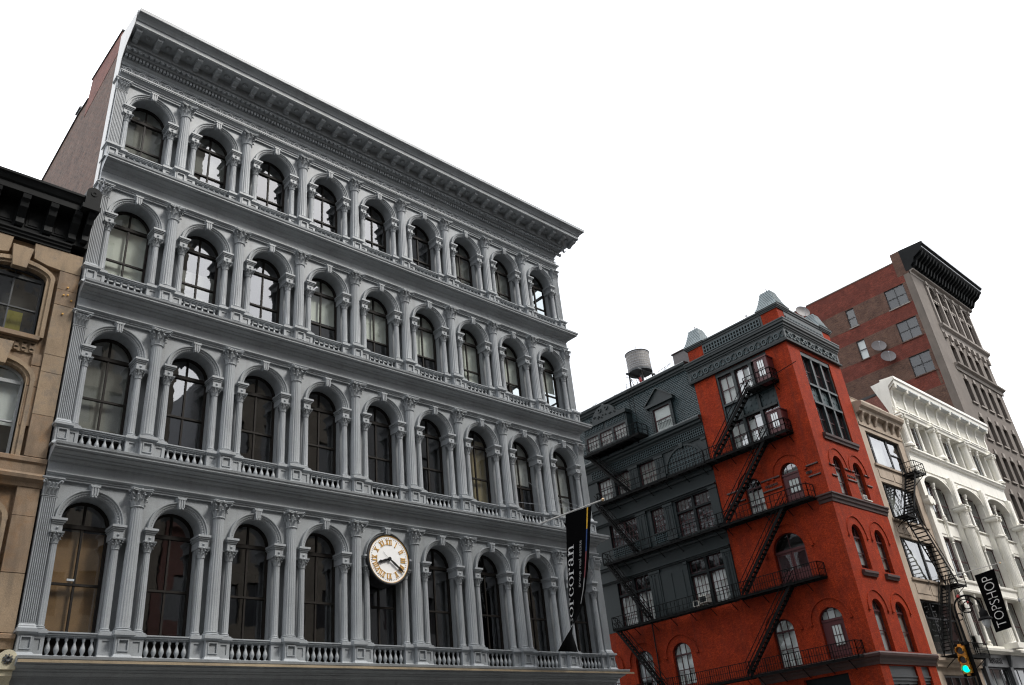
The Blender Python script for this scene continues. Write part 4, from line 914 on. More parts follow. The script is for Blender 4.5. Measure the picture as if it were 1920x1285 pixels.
group(FM, 52.05, 56.72, 23.48, 30.55, 3, 26.05, 27.75, -.26, rb, 'glass')
group(FS, 1.93, 6.85, 23.7, 30.85, 3, 26.3, 28.0, -.24, rb, 'glass')
for (u0, u1) in ((3.6, 5.1), (5.2, 6.7)):
    for z0, z1 in ((28.1, 30.3), (23.9, 26.0)):
        mb = MB(FS); mb.box(u0+.1, u1-.05, z0, z1, -.40, -.38); mb.build('curtain', 'curtain', rb)
def sash(F, a, b, c, e, r, parent, d, fm='maroonf', cols=2, rows=(.5,), blind=None, gm='glass', lun=3, **kw):
    w = window(F, a+.01, b-.01, c+.01, e-.01, parent, r, d, fm, gm, cols, rows, .08, .028, .08, lun, .008, **kw)
    if blind:
        mat, f0, f1 = blind; mb = MB(F); mb.box(a+.05, b-.05, c+(e-c)*f0, c+(e-c)*f1, d-.16, d-.14); mb.build('blind', mat, parent)
    return w
for i, (a, b, c, e, r) in enumerate(front_ops[1:7]): sash(FM, a, b, c, e, r, rb, -.26, blind=('blindg' if i % 2 else 'whitesh', .12 if i < 4 else 0, .72 if i < 4 else .98), cols=1)
# side doors and windows
def door(F, a, b, c, e, r, d, glaz):
    mb = MB(F); sp = e-r; mb.box(a+.02, b-.02, c, sp, d-.08, d); mb.box(a+.02, b-.02, sp-.05, sp+.08, d-.08, d+.05)
    for k in range(1, 4): u = a+(b-a)*k/4; 
    mb.box(a+.14, b-.14, c+.12, c+.62, d, d+.03); dr = mb.build('door', 'maroon', rb)
    (g0, g1, g2, g3) = glaz; mb = MB(F); mb.box(g0, g1, g2, g3, d+.002, d+.02); mb.build('door_shade', 'blindw', dr)
    mb = MB(F); mb.face([(g0, g2, d+.03), (g1, g2, d+.03), (g1, g3, d+.03), (g0, g3, d+.03)]); mb.build('pane', 'glass', dr)
    mb = MB(F)
    for k in range(1, 3): mb.box(g0+(g1-g0)*k/3-.02, g0+(g1-g0)*k/3+.02, g2, g3, d+.02, d+.05)
    for vv in (g2, (g2+g3)/2, g3): mb.box(g0-.03, g1+.03, vv-.025, vv+.025, d+.02, d+.05)
    for uu in (g0, g1): mb.box(uu-.03, uu+.03, g2, g3, d+.02, d+.05)
    mb.build('glazing_bar', 'maroonf', dr)
    window(F, a+.02, b-.02, sp+.06, e-.01, rb, r-.07, d, 'maroonf', 'glass', 3, (), .05, .02, .06, 3, panes=True, name='fanlight')
    mb = MB(F); mb.box(a+.1, b-.1, sp+.1, e-.2, d-.2, d-.19); mb.build('blind', 'blindw' if c < 10 else 'blindg', rb)
door(FS, *side_ops[1], -.22, (2.15, 2.98, 19.35, 20.35)); door(FS, *side_ops[4], -.22, (1.98, 2.68, 8.5, 9.82))
mb = MB(FS); a, b, c, e, r = side_ops[3]; mb.box(a+.05, (a+b)/2-.02, c, e-r, -.30, -.24); mb.box((a+b)/2+.02, b-.05, c, e-r, -.30, -.24); mb.box(a+.02, b-.02, e-r-.05, e-r+.1, -.32, -.18)
for p, q in ((a+.2, (a+b)/2-.16), ((a+b)/2+.16, b-.2)): mb.box(p, q, c+.15, c+.75, -.24, -.21); 
dd = mb.build('double_door', 'maroon', rb)
for p, q in ((a+.2, (a+b)/2-.16), ((a+b)/2+.16, b-.2)):
    mb = MB(FS); mb.box(p, q, c+.95, e-r-.2, -.238, -.232); mb.build('pane', 'glassd', dd)
window(FS, a+.02, b-.02, e-r+.1, e-.01, rb, r-.11, -.24, 'maroonf', 'glassd', 2, (), .06, .03, .06, 2, name='fanlight')
sash(FS, *side_ops[2], rb, -.22, cols=3, rows=(.34,), blind=('curtain', 0, .66), lun=3); sash(FS, *side_ops[5], rb, -.22, cols=3, rows=(.5,), blind=('blindw', 0, .97), lun=3)
sash(FS, *low_ops[0], rb, -.22, cols=3, rows=(.5,), blind=('blindw', 0, .97), lun=3); sash(FS, *low_ops[1], rb, -.22, cols=3, rows=(.5,), blind=('whitesh', .3, .97), lun=3); sash(FS, *low_ops[2], rb, -.22, cols=3, rows=(.5,), blind=('whitesh', .3, .97), lun=3)
# shopfront of the red building
for (a, b) in ((51.4, 55.42), (56.2, 57.5)):
    mb = MB(); mb.box(a, b, 5.95, 6.86, -.3, -.12); mb.box(a, b, 6.15, 6.22, -.12, -.05); mb.box(a, b, 5.75, 5.95, -.3, -.2); mb.build('shop_transom', 'greysf', rb)
    n = 3 if b-a > 2 else 1
    mb = MB(); mb.box(a, a+.08, .15, 5.75, -.3, -.2); mb.box(b-.08, b, .15, 5.75, -.3, -.2)
    for k in range(1, n): u = a+(b-a)*(k/n); mb.box(u-.05, u+.05, .15, 5.75, -.3, -.2)
    mb.build('shop_frame', 'greend', rb); mb = MB(); mb.face([(a, .15, -.27), (b, .15, -.27), (b, 5.75, -.27), (a, 5.75, -.27)]); mb.build('shop_pane', 'glassd', rb)
mb = MB(FS); mb.box(2.3, 5.6, .15, 6.75, -.3, -.26); mb.build('side_shutter', 'greend', rb)

# bay boxes (maroon) on the tower's side
for z0, z1 in ((27.95, 29.95), (23.62, 25.42)):
    mb = MB(FS); mb.box(1.52, 2.66, z0, z1, -.2, 1.0); mb.box(1.46, 2.72, z1, z1+.1, -.2, 1.06); w = mb.build('bay_box', 'maroon', rb)
    window(FS, 1.78, 2.42, z0+.42, z1-.12, rb, 0, 1.03, 'maroonf', 'glass', 3, (.5,), .05, .02, .04)
    mb = MB(FS); mb.box(1.84, 2.36, z0+.48, z1-.18, .99, 1.004); mb.build('blind', 'curtain', rb)

# green wing
mb = MB(FS); wall(mb, 8.95, 34.0, 12.95, 28.0, [(9.85, 13.1, 13.15, 16.8, 0), (17.2, 20.7, 13.15, 16.8, 0), (9.8, 13.25, 18.85, 21.8, 0), (14.52, 15.88, 19.8, 21.8, 0), (17.45, 20.6, 19.8, 21.8, 0), (14.5, 16.32, 24.15, 26.05, 0), (17.4, 19.1, 24.15, 26.05, 0), (19.5, 21.2, 24.15, 26.05, 0)], .02, .30); gw = mb.build('green_wing_wall', 'green', rb)
mb = MB(Fr((XR, 8.95, 0), (1, 0, 0), (0, -1, 0))); mb.face([(.0, 28, 0), (8.5, 28, 0), (8.5, 31, 0), (0, 31, 0)]); mb.build('return_wall', 'redpaint', rb)
for (a, b, c, e) in ((9.85, 13.1, 13.15, 16.8), (17.2, 20.7, 13.15, 16.8)):
    m_ = (a+b)/2
    mb = MB(FS); mb.box(m_-.12, m_+.12, c, e, -.26, -.02); mb.box(a, b, 15.6, 15.78, -.26, -.03); mb.build('mullion', 'greend', rb)
    for p, q in ((a, m_-.12), (m_+.12, b)):
        window(FS, p+.02, q-.02, 15.8, e-.02, rb, 0, -.2, 'maroonf', 'glassd', 3, (), .05, .02, .06); window(FS, p+.02, q-.02, c+.02, 15.58, rb, 0, -.2, 'maroonf', 'glass', 4, (.33, .66), .06, .02, .06)
        mb = MB(FS); mb.box(p+.05, q-.05, c+.05, 15.5, -.36, -.34); mb.build('curtain', 'curtain', rb)
a, b, c, e = 9.8, 13.25, 18.85, 21.8; m_ = (a+b)/2
mb = MB(FS); mb.box(m_-.12, m_+.12, c, e, -.26, -.02); mb.box(a, b, 20.72, 20.88, -.26, -.03); mb.build('mullion', 'greend', rb)
for p, q in ((a, m_-.12), (m_+.12, b)):
    window(FS, p+.02, q-.02, 20.9, e-.02, rb, 0, -.2, 'maroonf', 'glass', 4, (), .05, .018, .06); window(FS, p+.02, q-.02, c+.02, 20.7, rb, 0, -.2, 'maroonf', 'glass', 4, (.33, .66), .06, .02, .06)
window(FS, 14.54, 15.86, 19.82, 21.78, rb, 0, -.2, 'maroonf', 'glass', 4, (.25, .5, .75), .06, .018, .06); window(FS, 17.47, 19.0, 19.82, 21.78, rb, 0, -.2, 'maroonf', 'glass', 4, (.25, .5, .75), .06, .018, .06); window(FS, 19.05, 20.58, 19.82, 21.78, rb, 0, -.2, 'maroonf', 'glass', 4, (.25, .5, .75), .06, .018, .06)
lattice(FS, 14.6, 15.8, 18.98, 19.66, rb, nx=6, ny=4, d=.02, bar=.03); lattice(FS, 17.5, 20.5, 18.98, 19.66, rb, nx=15, ny=4, d=.02, bar=.03)
for (p, q) in ((14.52, 16.3), (17.42, 19.08), (19.52, 21.18)):
    window(FS, p, q, 24.17, 26.03, rb, 0, -.2, 'maroonf', 'glass', 4, (.3, .65), .06, .02, .06)
    mb = MB(FS); mb.box(p+.05, q-.05, 24.2, 26.0, -.36, -.34); mb.build('curtain', 'blindg' if p < 19 else 'curtain', rb)
for (p, q, z0, z1) in ((13.5, 14.45, 18.85, 21.85), (16.35, 17.42, 18.85, 21.95), (8.98, 9.75, 18.85, 21.95), (13.52, 14.44, 24.1, 26.1), (16.37, 17.34, 24.1, 26.1), (8.98, 9.40, 24.1, 26.1), (13.2, 13.5, 13.1, 16.85), (16.0, 17.1, 13.1, 16.85), (8.98, 9.8, 13.1, 16.85), (19.14, 19.46, 24.1, 26.1)):
    mb = MB(FS); mb.box(p, q, z0, z1, .0, .12); mb.box(p-.04, q+.04, z1-.22, z1-.02, .0, .18); mb.box(p-.04, q+.04, z0, z0+.3, .0, .17); 
    if q-p > .8:
        mb.box(p+.16, p+.28, z0+.5, z1-.5, .12, .15); mb.box(q-.28, q-.16, z0+.5, z1-.5, .12, .15)
        for uu in (p+.2, (p+q)/2, q-.2): mb.disc(uu, z1-.36, .07, .12, .17, 8)
    mb.build('pilaster', 'green', rb)
    if q-p > .8:
        mb = MB(FS); mb.box((p+q)/2-.06, (p+q)/2+.06, z0+.6, z1-.55, .1205, .124); mb.build('pilaster_slot', 'greend', rb)
mb = MB(FS); mb.box(13.52, 15.98, 13.2, 16.6, .02, .08); mb.box(13.7, 14.6, 13.4, 16.3, .08, .11); mb.box(14.85, 15.8, 13.4, 16.3, .08, .11); mb.build('blind_panel', 'green', rb)
for z0, z1 in ((16.9, 17.1), (21.9, 22.15), (18.05, 18.4), (23.2, 23.6)):
    band(rb, 'wing_moulding', 'green', [(.0, z0), (.16, z0), (.20, z0+(z1-z0)*.4), (.30, z0+(z1-z0)*.6), (.30, z1), (0, z1+.02)], 8.97, 34.0, FS)
# blind lattice arch
mb = MB(FS); seg(mb, 11.45, 1.85, 24.3, 1.75, 0, .16, .02, .12, 20); mb.prism([(11.32, 25.95), (11.58, 25.95), (11.64, 26.35), (11.26, 26.35)], .02, .2); fa = mb.build('blind_arch', 'green', rb)
mb = MB(FS)
for k in range(1, 12):
    u = 11.45-1.85+3.7*k/12; h = 1.75*math.sqrt(1-((u-11.45)/1.85)**2); mb.box(u-.035, u+.035, 24.15, 24.3+h, .021, .06)
for k in range(1, 6):
    v = 24.15+1.8*k/6; h = 1.85*math.sqrt(max(0, 1-((v-24.3)/1.75)**2)) if v > 24.3 else 1.85; mb.box(11.45-h, 11.45+h, v-.03, v+.03, .024, .065)
mb.build('lattice_bar', 'slate', fa)
lattice(FS, 9.05, 21.7, 26.42, 27.08, rb, nx=62, ny=3, d=.03, bar=.032)
band(rb, 'wing_cornice', 'green', [(.0, 26.12), (.10, 26.12), (.14, 26.3), (.0, 26.34)], 8.97, 34.0, FS)
band(rb, 'wing_cornice', 'green', [(.0, 27.15), (.10, 27.15), (.14, 27.3), (.30, 27.42), (.32, 27.58), (.48, 27.66), (.50, 27.86), (.42, 27.98), (0, 28.06)], 8.97, 34.0, FS)
# slated upper storey: every course of slates stands proud of the one below
mb = MB(FS); mb.box(8.97, 34.0, 28.0, 32.5, -.5, -.06); mb.build('attic_wall', 'greend', rb)
mb = MB(FS); ch = .155
for j in range(29):
    z = 28.02+j*ch; off = .13*(j % 2)
    u = 8.98
    while u < 22.9:
        a, b = max(8.98, u-off), min(23.0, u-off+.25+random.uniform(-.012, .012))
        if b-a > .05:
            p_ = random.uniform(-.008, .012); i = [mb.v(a, z, -.005+p_), mb.v(b-.022, z, -.005+p_), mb.v(b-.022, z+ch, -.052), mb.v(a, z+ch, -.052), mb.v(a, z, -.06), mb.v(b-.022, z, -.06)]
            mb.fs.append([i[0], i[1], i[2], i[3]]); mb.fs.append([i[0], i[4], i[5], i[1]]); mb.fs.append([i[0], i[3], i[4]]); mb.fs.append([i[1], i[5], i[2]])
        u += .265
mb.build('slate_shingles', 'slate', rb, kind='stuff')
band(rb, 'attic_cornice', 'green', [(-.4, 32.46), (.06, 32.46), (.08, 32.58), (.18, 32.66), (.20, 32.84), (.34, 32.94), (.36, 33.14), (.30, 33.22), (-.4, 33.3)], 9.3, 34.2, FS)
# dormer
u0, u1 = 11.75, 13.57
mb = MB(FS); mb.box(u0-.28, u0, 28.06, 30.45, -.06, .22); mb.box(u1, u1+.28, 28.06, 30.45, -.06, .22); mb.box(u0, u1, 30.2, 30.45, -.06, .22); dm = mb.build('dormer', 'green', rb)
for k in range(9):
    for uu in (u0-.14, u1+.14): 
        mb = MB(FS); mb.disc(uu, 28.3+k*.24, .045, .22, .25, 6); mb.build('stud', 'greend', dm)
mb = MB(FS); mb.box(u0-.62, u1+.62, 30.45, 30.72, -.06, .42); mb.prism([(u0-.66, 30.722), (u1+.66, 30.722), ((u0+u1)/2, 31.95)], -.06, .30)
mb.prism([(u0-.74, 30.724), (u0-.56, 30.724), ((u0+u1)/2, 31.92), ((u0+u1)/2, 32.06)], .30, .46); mb.prism([(u1+.74, 30.724), (u1+.56, 30.724), ((u0+u1)/2, 31.92), ((u0+u1)/2, 32.06)], .302, .462); mb.build('dormer_pediment', 'green', dm)
window(FS, u0, u1, 28.06, 30.2, rb, 0, .08, 'maroonf', 'glass', 1, (.5,), .07, .035, .07)
mb = MB(FS); mb.box(u0+.05, u1-.05, 28.1, 30.15, -.006, .004); mb.build('blind', 'blindw', rb)
mb = MB(FS); mb.box(u0+.15, u1-.15, 28.75, 28.79, .1, .13)
for k in range(9): h = random.uniform(.2, .55); mb.box(u0+.2+k*.16, u0+.23+k*.16, 28.3, 28.3+h+.3, .1, .13)
mb.build('window_grille', 'green', dm)
# oriel
mb = MB(FS); mb.box(16.0, 21.2, 28.35, 28.75, -.1, .86); mb.box(16.0, 21.2, 30.02, 30.25, -.1, .86); mb.box(15.92, 21.28, 30.92, 31.25, -.1, .98)
for u in (16.0, 17.66, 19.34, 20.98): mb.box(u, u+.24, 28.75, 30.02, .62, .86)
mb.box(16.0, 16.2, 28.75, 30.02, -.1, .62); mb.box(21.0, 21.2, 28.75, 30.02, -.1, .62); mb.box(16.02, 21.18, 30.25, 30.92, -.1, .80)
orl = mb.build('oriel', 'green', rb)
for a, b in ((16.24, 17.66), (17.90, 19.34), (19.58, 20.98)):
    window(FS, a, b, 28.75, 30.02, rb, 0, .80, 'maroonf', 'glass', 4, (.33, .66), .05, .018, .05); mb = MB(FS); mb.box(a, b, 28.76, 30.0, .60, .615); mb.build('curtain', 'curtain', rb)
lattice(FS, 16.2, 18.4, 30.32, 30.86, orl.parent, nx=12, ny=3, d=.81, bar=.03); lattice(FS, 18.8, 21.1, 30.32, 30.86, orl.parent, nx=12, ny=3, d=.81, bar=.03)
mb = MB(FS); pts = [(15.95, 31.26)]
for k in range(13): t = k/12; pts.append((16.0+2.4*t, 31.28+1.3*(1/(1+math.exp(-9*(t-.55))))))
pts += [(18.6, 32.75)]; pts += [(18.6+(18.6-u), v) for u, v in reversed(pts[:-1])]
mb.prism(pts, .55, .80); gb = mb.build('oriel_gable', 'green', rb)
for uu, vv in ((18.2, 32.2), (19.0, 32.2)):
    mb = MB(FS); mb.arc(uu, vv, [(.10, .8), (.10, .88), (.22, .88), (.22, .8)], 0, 2*PI, 14); mb.build('gable_scroll', 'green', gb)
for k in range(16):
    uu = random.uniform(16.9, 20.3); mb = MB(FS); mb.disc(uu, random.uniform(31.4, 31.8), .07, .8, .86, 8); mb.build('stud', 'greend', gb)
# ================================================================ fire escapes
def platform(F, parent, u0, u1, z, d0, d1, brackets=(), mat='iron_blk'):
    mb = MB(F); n = max(4, int((d1-d0)/.085))
    for k in range(n): d = d0+.03+(d1-d0-.06)*k/(n-1); mb.box(u0, u1, z-.012, z+.012, d-.028, d+.028)
    for d in (d0, d1-.03): mb.box(u0, u1, z-.17, z-.013, d, d+.03)
    for u in [u0+(u1-u0)*k/max(1, int((u1-u0)/.9)) for k in range(int((u1-u0)/.9)+1)]: mb.box(u-.04, u+.04, z-.11, z-.013, d0, d1)
    o = mb.build('platform', mat, parent)
    for u in brackets:
        mb = MB(F); mb.bar((u, z-.08, d1-.08), (u, z-.75, 0.02), .045); mb.bar((u, z-.12, 0), (u, z-.12, d1-.02), .04); mb.build('bracket', mat, parent)
    return o
def railing(F, parent, pts, z, h=.95, step=.19, mat='iron_blk', gaps=()):
    mb = MB(F)
    for (u0, d0), (u1, d1) in zip(pts, pts[1:]):
        L = math.hypot(u1-u0, d1-d0); n = max(1, int(L/step))
        for hh, w in ((h, .05), (h*.5, .032), (.06, .032)): mb.bar((u0, z+hh, d0), (u1, z+hh, d1), w)
        for k in range(n+1):
            t = k/n; u, d = u0+(u1-u0)*t, d0+(d1-d0)*t
            mb.bar((u, z, d), (u, z+h, d), .03 if k % 9 and k != n else .055)
    return mb.build('railing', mat, parent)
TR = {}
def stair(F, parent, ua, za, ub, zb, d0, d1, mat='iron_blk', handrail=True, ntr=None):
    """from (ua,za) at the foot to (ub,zb) at the head"""
    mb = MB(F)
    for d in (d0, d1): mb.prism([(ua, za-.08), (ua, za+.24), (ub, zb+.24), (ub, zb-.08)], d-.025, d+.025)
    o = mb.build('stair', mat, parent)
    n = ntr or int((zb-za)/.27); key = (id(F), round(d0, 2), round(d1, 2))
    if key not in TR:
        t = MB(F); t.box(-.11, .11, -.03, .02, d0+.02, d1-.02); me = t.mesh('tread'); me.materials.append(M[mat]); TR[key] = me
    for k in range(1, n):
        u, z = ua+(ub-ua)*k/n, za+(zb-za)*k/n+.06; inst('tread', TR[key], o, F.u*u+Vector((0, 0, z)))
    if handrail:
        mb = MB(F)
        for d in (d0, d1):
            for hh in (.42, .85): mb.bar((ua, za+hh+.05, d), (ub, zb+hh+.05, d), .045)
            for k in range(0, n+1, 3): u, z = ua+(ub-ua)*k/n, za+(zb-za)*k/n; mb.bar((u, z, d), (u, z+.9, d), .02)
        mb.build('handrail', mat, o)
    return o
fe = thing('fire_escape', 'black zigzag fire escape on the side of the red tower', 'fire escape', (49.7, 5, 7.5))
DE = 1.02
for z, u0, u1 in ((28.0, 1.45, 3.9), (23.68, 1.45, 8.93), (18.42, 1.1, 8.93), (13.0, 1.9, 8.93), (7.56, .75, 8.93)):
    platform(FS, fe, u0, u1, z, .04, DE, [u for u in (1.6, 3.2, 5.0, 6.8, 8.5) if u0 < u < u1]); railing(FS, fe, [(u0, .04), (u0, DE), (u1, DE)], z, .95, .19 if z < 15 else .34)
for ub, zb, ua, za in ((3.7, 28.0, 8.1, 23.7), (3.25, 23.68, 8.5, 18.45), (3.15, 18.42, 8.3, 13.02), (4.15, 13.0, 9.3, 7.6)): stair(FS, fe, ua, za, ub, zb, .42, .94)
mb = MB(FS); mb.bar((1.5, 28.15, .9), (-.35, 28.9, .03), .045); mb.build('stay_bar', 'iron_blk', fe)
fe2 = thing('fire_escape', 'black fire escape balconies stacked along the dark green side wing', 'fire escape', (49.7, 15, 7.5))
for z, u0, u1 in ((23.68, 8.97, 20.6), (18.42, 8.97, 21.0), (13.0, 8.97, 21.0), (7.56, 8.97, 24.5)):
    platform(FS, fe2, u0, u1, z, .34, DE, [u for u in (9.5, 11.4, 13.3, 15.2, 17.1, 19.0, 20.6) if u0 < u < u1]); railing(FS, fe2, [(u0, DE), (u1, DE), (u1, .34)], z, .95, .19 if z < 10 else .38 if z < 15 else .85)
platform(FS, fe2, 14.6, 21.3, 28.28, .05, 1.4, (15.4, 17.2, 19.0, 20.8)); railing(FS, fe2, [(21.3, 1.4), (14.6, 1.4), (14.6, .05)], 28.28, .95, .6)
for ub, zb, ua, za in ((21.1, 28.28, 17.2, 23.75), (21.0, 23.68, 17.4, 18.45), (20.8, 18.42, 17.2, 13.05), (20.9, 13.0, 16.8, 7.6)): stair(FS, fe2, ua, za, ub, zb, .46, .96)
mb = MB(FS)
for u in (15.15, 15.65): mb.tube([(u, 28.3, .5), (u, 33.6, .5), (u, 34.4, .3), (u, 34.4, -.4), (u, 33.4, -.7)], .022, 5)
for k in range(18): mb.bar((15.15, 28.6+k*.29, .5), (15.65, 28.6+k*.29, .5), .018)
mb.build('roof_ladder', 'iron_blk', fe2)
mb = MB(FS); mb.tube([(17.6, 7.6, .16), (17.6, 17.2, .16)], .05, 6); mb.build('drain_pipe', 'greend', rb)

# window air conditioners on the green wing
def ac(u0, u1, v0, v1, label, dp=.55):
    t = thing('air_conditioner', label, 'air conditioner', FS.P((u0+u1)/2, v0, .2), 'window air conditioners on the green wing')
    mb = MB(FS); mb.box(u0, u1, v0, v1, -.1, dp); mb.build('casing', 'whitebox', t)
    mb = MB(FS); mb.box(u0+.06, u1-.06, v0+.06, v1-.06, dp, dp+.012); mb.build('grille', 'greend', t)
    mb = MB(FS)
    for k in range(5): v = v0+.1+(v1-v0-.2)*k/4; mb.box(u0+.07, u1-.07, v-.008, v+.008, dp+.012, dp+.02)
    mb.build('louvre', 'greysf', t)
ac(11.68, 12.4, 13.32, 13.86, 'larger white air conditioner in the green wing window above the red brick'); ac(12.52, 13.04, 13.2, 13.62, 'smaller white air conditioner left of the larger one on the green wing', .5)
t = thing('air_conditioner', 'small white air conditioner on the sill of the red tower front window', 'air conditioner', (55.6, -.1, 18.7))
mb = MB(); mb.box(55.3, 55.85, 18.68, 19.05, -.2, .12); mb.build('casing', 'whitebox', t); mb = MB(); mb.box(55.36, 55.79, 18.73, 19.0, .12, .13); mb.build('grille', 'greysf', t); mb = MB(); mb.box(55.9, 56.65, 18.66, 18.74, -.2, .12); mb.build('shelf', 'whitebox', t)

# ================================================================ water tank and roof clutter
tx, ty = 57.0, 19.06
tk = thing('water_tank', 'round silvered wooden water tank on legs above the green wing roof', 'water tank', (tx, ty, 32.6))
nst = 34
_b = MB(); a0 = PI/nst*.94
_b.plan([(1.25*math.sin(-a0), 1.25*math.cos(a0)), (1.31*math.sin(-a0), 1.31*math.cos(a0)), (1.31*math.sin(a0), 1.31*math.cos(a0)), (1.25*math.sin(a0), 1.25*math.cos(a0))], 38.45, 40.4); ST = meshof(_b, 'stave', 'wood')
for k in range(nst): inst('stave', ST, tk, (tx, ty, random.uniform(-.015, .015)), (0, 0, 2*PI*k/nst))
mb = MB(); mb.lathe(tx, -ty, [(1.24, 38.44), (1.24, 40.4)], 24); mb.build('tank_core', 'tankdark', tk)
for z in (38.6, 38.78, 39.0, 39.28, 39.6, 39.95, 40.28): mb = MB(); mb.arc(0, 0, [(0, 0)], 0, 0, 1) if False else mb.lathe(tx, -ty, [(1.30, z-.012), (1.33, z-.012), (1.33, z+.012), (1.30, z+.012)], 28); mb.build('hoop', 'steel', tk)
mb = MB(); mb.lathe(tx, -ty, [(1.38, 40.38), (1.40, 40.42), (.7, 40.72), (.16, 40.92), (.1, 41.0)], 24); mb.lathe(tx, -ty, [(.03, 40.98), (.02, 41.45)], 6); mb.build('tank_roof', 'wood', tk, 30)
mb = MB(); mb.lathe(tx, -ty, [(1.36, 38.22), (1.36, 38.44)], 20); mb.box(tx-1.5, tx+1.5, 38.05, 38.22, -ty-.9, -ty-.7); mb.box(tx-1.5, tx+1.5, 38.05, 38.22, -ty+.7, -ty+.9); mb.build('tank_base', 'tankdark', tk)
for sx_ in (-1, 1):
    for sy_ in (-1, 1): mb = MB(); mb.bar((tx+sx_*1.05, 32.6, -ty+sy_*.95), (tx+sx_*.95, 38.05, -ty+sy_*.85), .12); mb.build('leg', 'iron_blk', tk)
mb = MB()
for sy_ in (-1, 1):
    for za, zb in ((33, 35.4), (35.5, 37.9)): mb.bar((tx-1.0, za, -ty+sy_*.9), (tx+1.0, zb, -ty+sy_*.9), .035); mb.bar((tx+1.0, za, -ty+sy_*.9), (tx-1.0, zb, -ty+sy_*.9), .035); mb.bar((tx+sy_*1.0, za, -ty-.9), (tx+sy_*1.0, zb, -ty+.9), .035); mb.bar((tx+sy_*1.0, za, -ty+.9), (tx+sy_*1.0, zb, -ty-.9), .035)
mb.build('cross_brace', 'iron_blk', tk)
mb = MB(); mb.tube([(tx+.15, 32.7, -ty), (tx+.15, 38.3, -ty)], .22, 10); mb.build('riser_pipe', 'steel', tk, 40)
mb = MB(); mb.box(tx-.5, tx-.25, 37.1, 37.6, -ty, -ty+.2); mb.build('valve_box', 'red', tk)
tk.scale = (.92, .92, .99)
bk = thing('roof_bulkhead', 'plain grey box on the roof beside the left pinnacle', 'bulkhead', (52.3, 10.4, 32.7))
mb = MB(); mb.box(51.3, 53.2, 32.7, 35.0, -11.2, -9.5); mb.build('walls', 'dishd', bk); mb = MB(); mb.box(51.2, 53.3, 35.0, 35.08, -11.3, -9.4); mb.build('cap', 'redtrim', bk)
def antenna(x, y, z0, h, label, sg=1):
    t = thing('roof_antenna', label, 'antenna', (x, y, z0)); mb = MB(); mb.tube([(x, z0, -y), (x, z0+h, -y)], .02, 5); mb.build('mast', 'iron_blk', t)
    mb = MB(); mb.bar((x, z0+h*.8, -y-.9), (x, z0+h*.8+.25*sg, -y+.8), .025); mb.bar((x, z0+h*.5, -y-.5), (x, z0+h*.5+.5*sg, -y+.7), .02)
    for k in range(4): mb.bar((x-.2, z0+h*.8, -y-.6+k*.35), (x+.2, z0+h*.8, -y-.6+k*.35), .012)
    mb.build('boom', 'iron_blk', t)
antenna(50.9, 12.0, 33.2, .9, 'thin aerial on the green wing parapet beside the grey box'); antenna(50.8, 17.2, 33.2, .7, 'thin aerial above the oriel gable at the parapet', -1); antenna(50.8, 21.0, 33.1, .6, 'thin aerial at the far left end of the green wing parapet')
def dish(x, y, z, r, mast0, label, aim=(-.6, -.6, .35), mat='dish'):
    t = thing('satellite_dish', label, 'satellite dish', mast0); c = Vector((x, y, z)); a = Vector(aim).normalized(); u = a.cross(Vector((0, 0, 1))).normalized(); w = u.cross(a)
    mb = MB(); rows = []
    for i in range(6):
        rr = r*i/5; dep = -.22*r*(1-(i/5)**2); row = []
        for k in range(20):
            p = c+u*(rr*math.cos(2*PI*k/20))+w*(rr*math.sin(2*PI*k/20))+a*dep; mb.vs.append(p); row.append(len(mb.vs)-1)
        rows.append(row)
    for p, q in zip(rows, rows[1:]):
        for k in range(20): mb.fs.append([p[k], p[(k+1) % 20], q[(k+1) % 20], q[k]])
    n0 = len(mb.vs); mb.vs += [v-a*.03 for v in mb.vs]; mb.fs += [[i+n0 for i in f][::-1] for f in mb.fs[:]]
    mb.build('reflector', mat, t, 60)
    inv = lambda p: (p.x, p.z, -p.y)
    mb = MB(); e = c+a*r*.75; mb.tube([inv(c-w*r*.95), inv(e)], .02, 4); mb.tube([inv(e+a*.06), inv(e-a*.1)], .06, 6); mb.build('feed_arm', 'steel', t)
    mb = MB(); mb.tube([inv(Vector(mast0)), inv(c-a*(.3*r))], .045, 6); mb.build('mast', 'steel', t)
dish(53.0, 4.2, 36.0, .30, (53.0, 4.4, 33.5), 'small pale dish peeking over the red tower parapet', mat='white'); dish(56.2, .55, 35.85, .62, (56.3, .8, 34.0), 'grey dish on a mast by the right pinnacle', (-.5, -.75, .25), 'dishd')
def on_tall(k): return (XT-.55, 6.75+k[0], k[1])
dish(XT-.75, 6.75, 45.05, .85, (XT-.02, 6.95, 44.6), 'upper grey dish on the tall brick wall', (-.75, -.5, .3), 'dishd'); dish(XT-.75, 6.1, 43.35, .85, (XT-.02, 6.3, 42.9), 'lower grey dish on the tall brick wall above the white cornice', (-.75, -.5, .3), 'dishd')

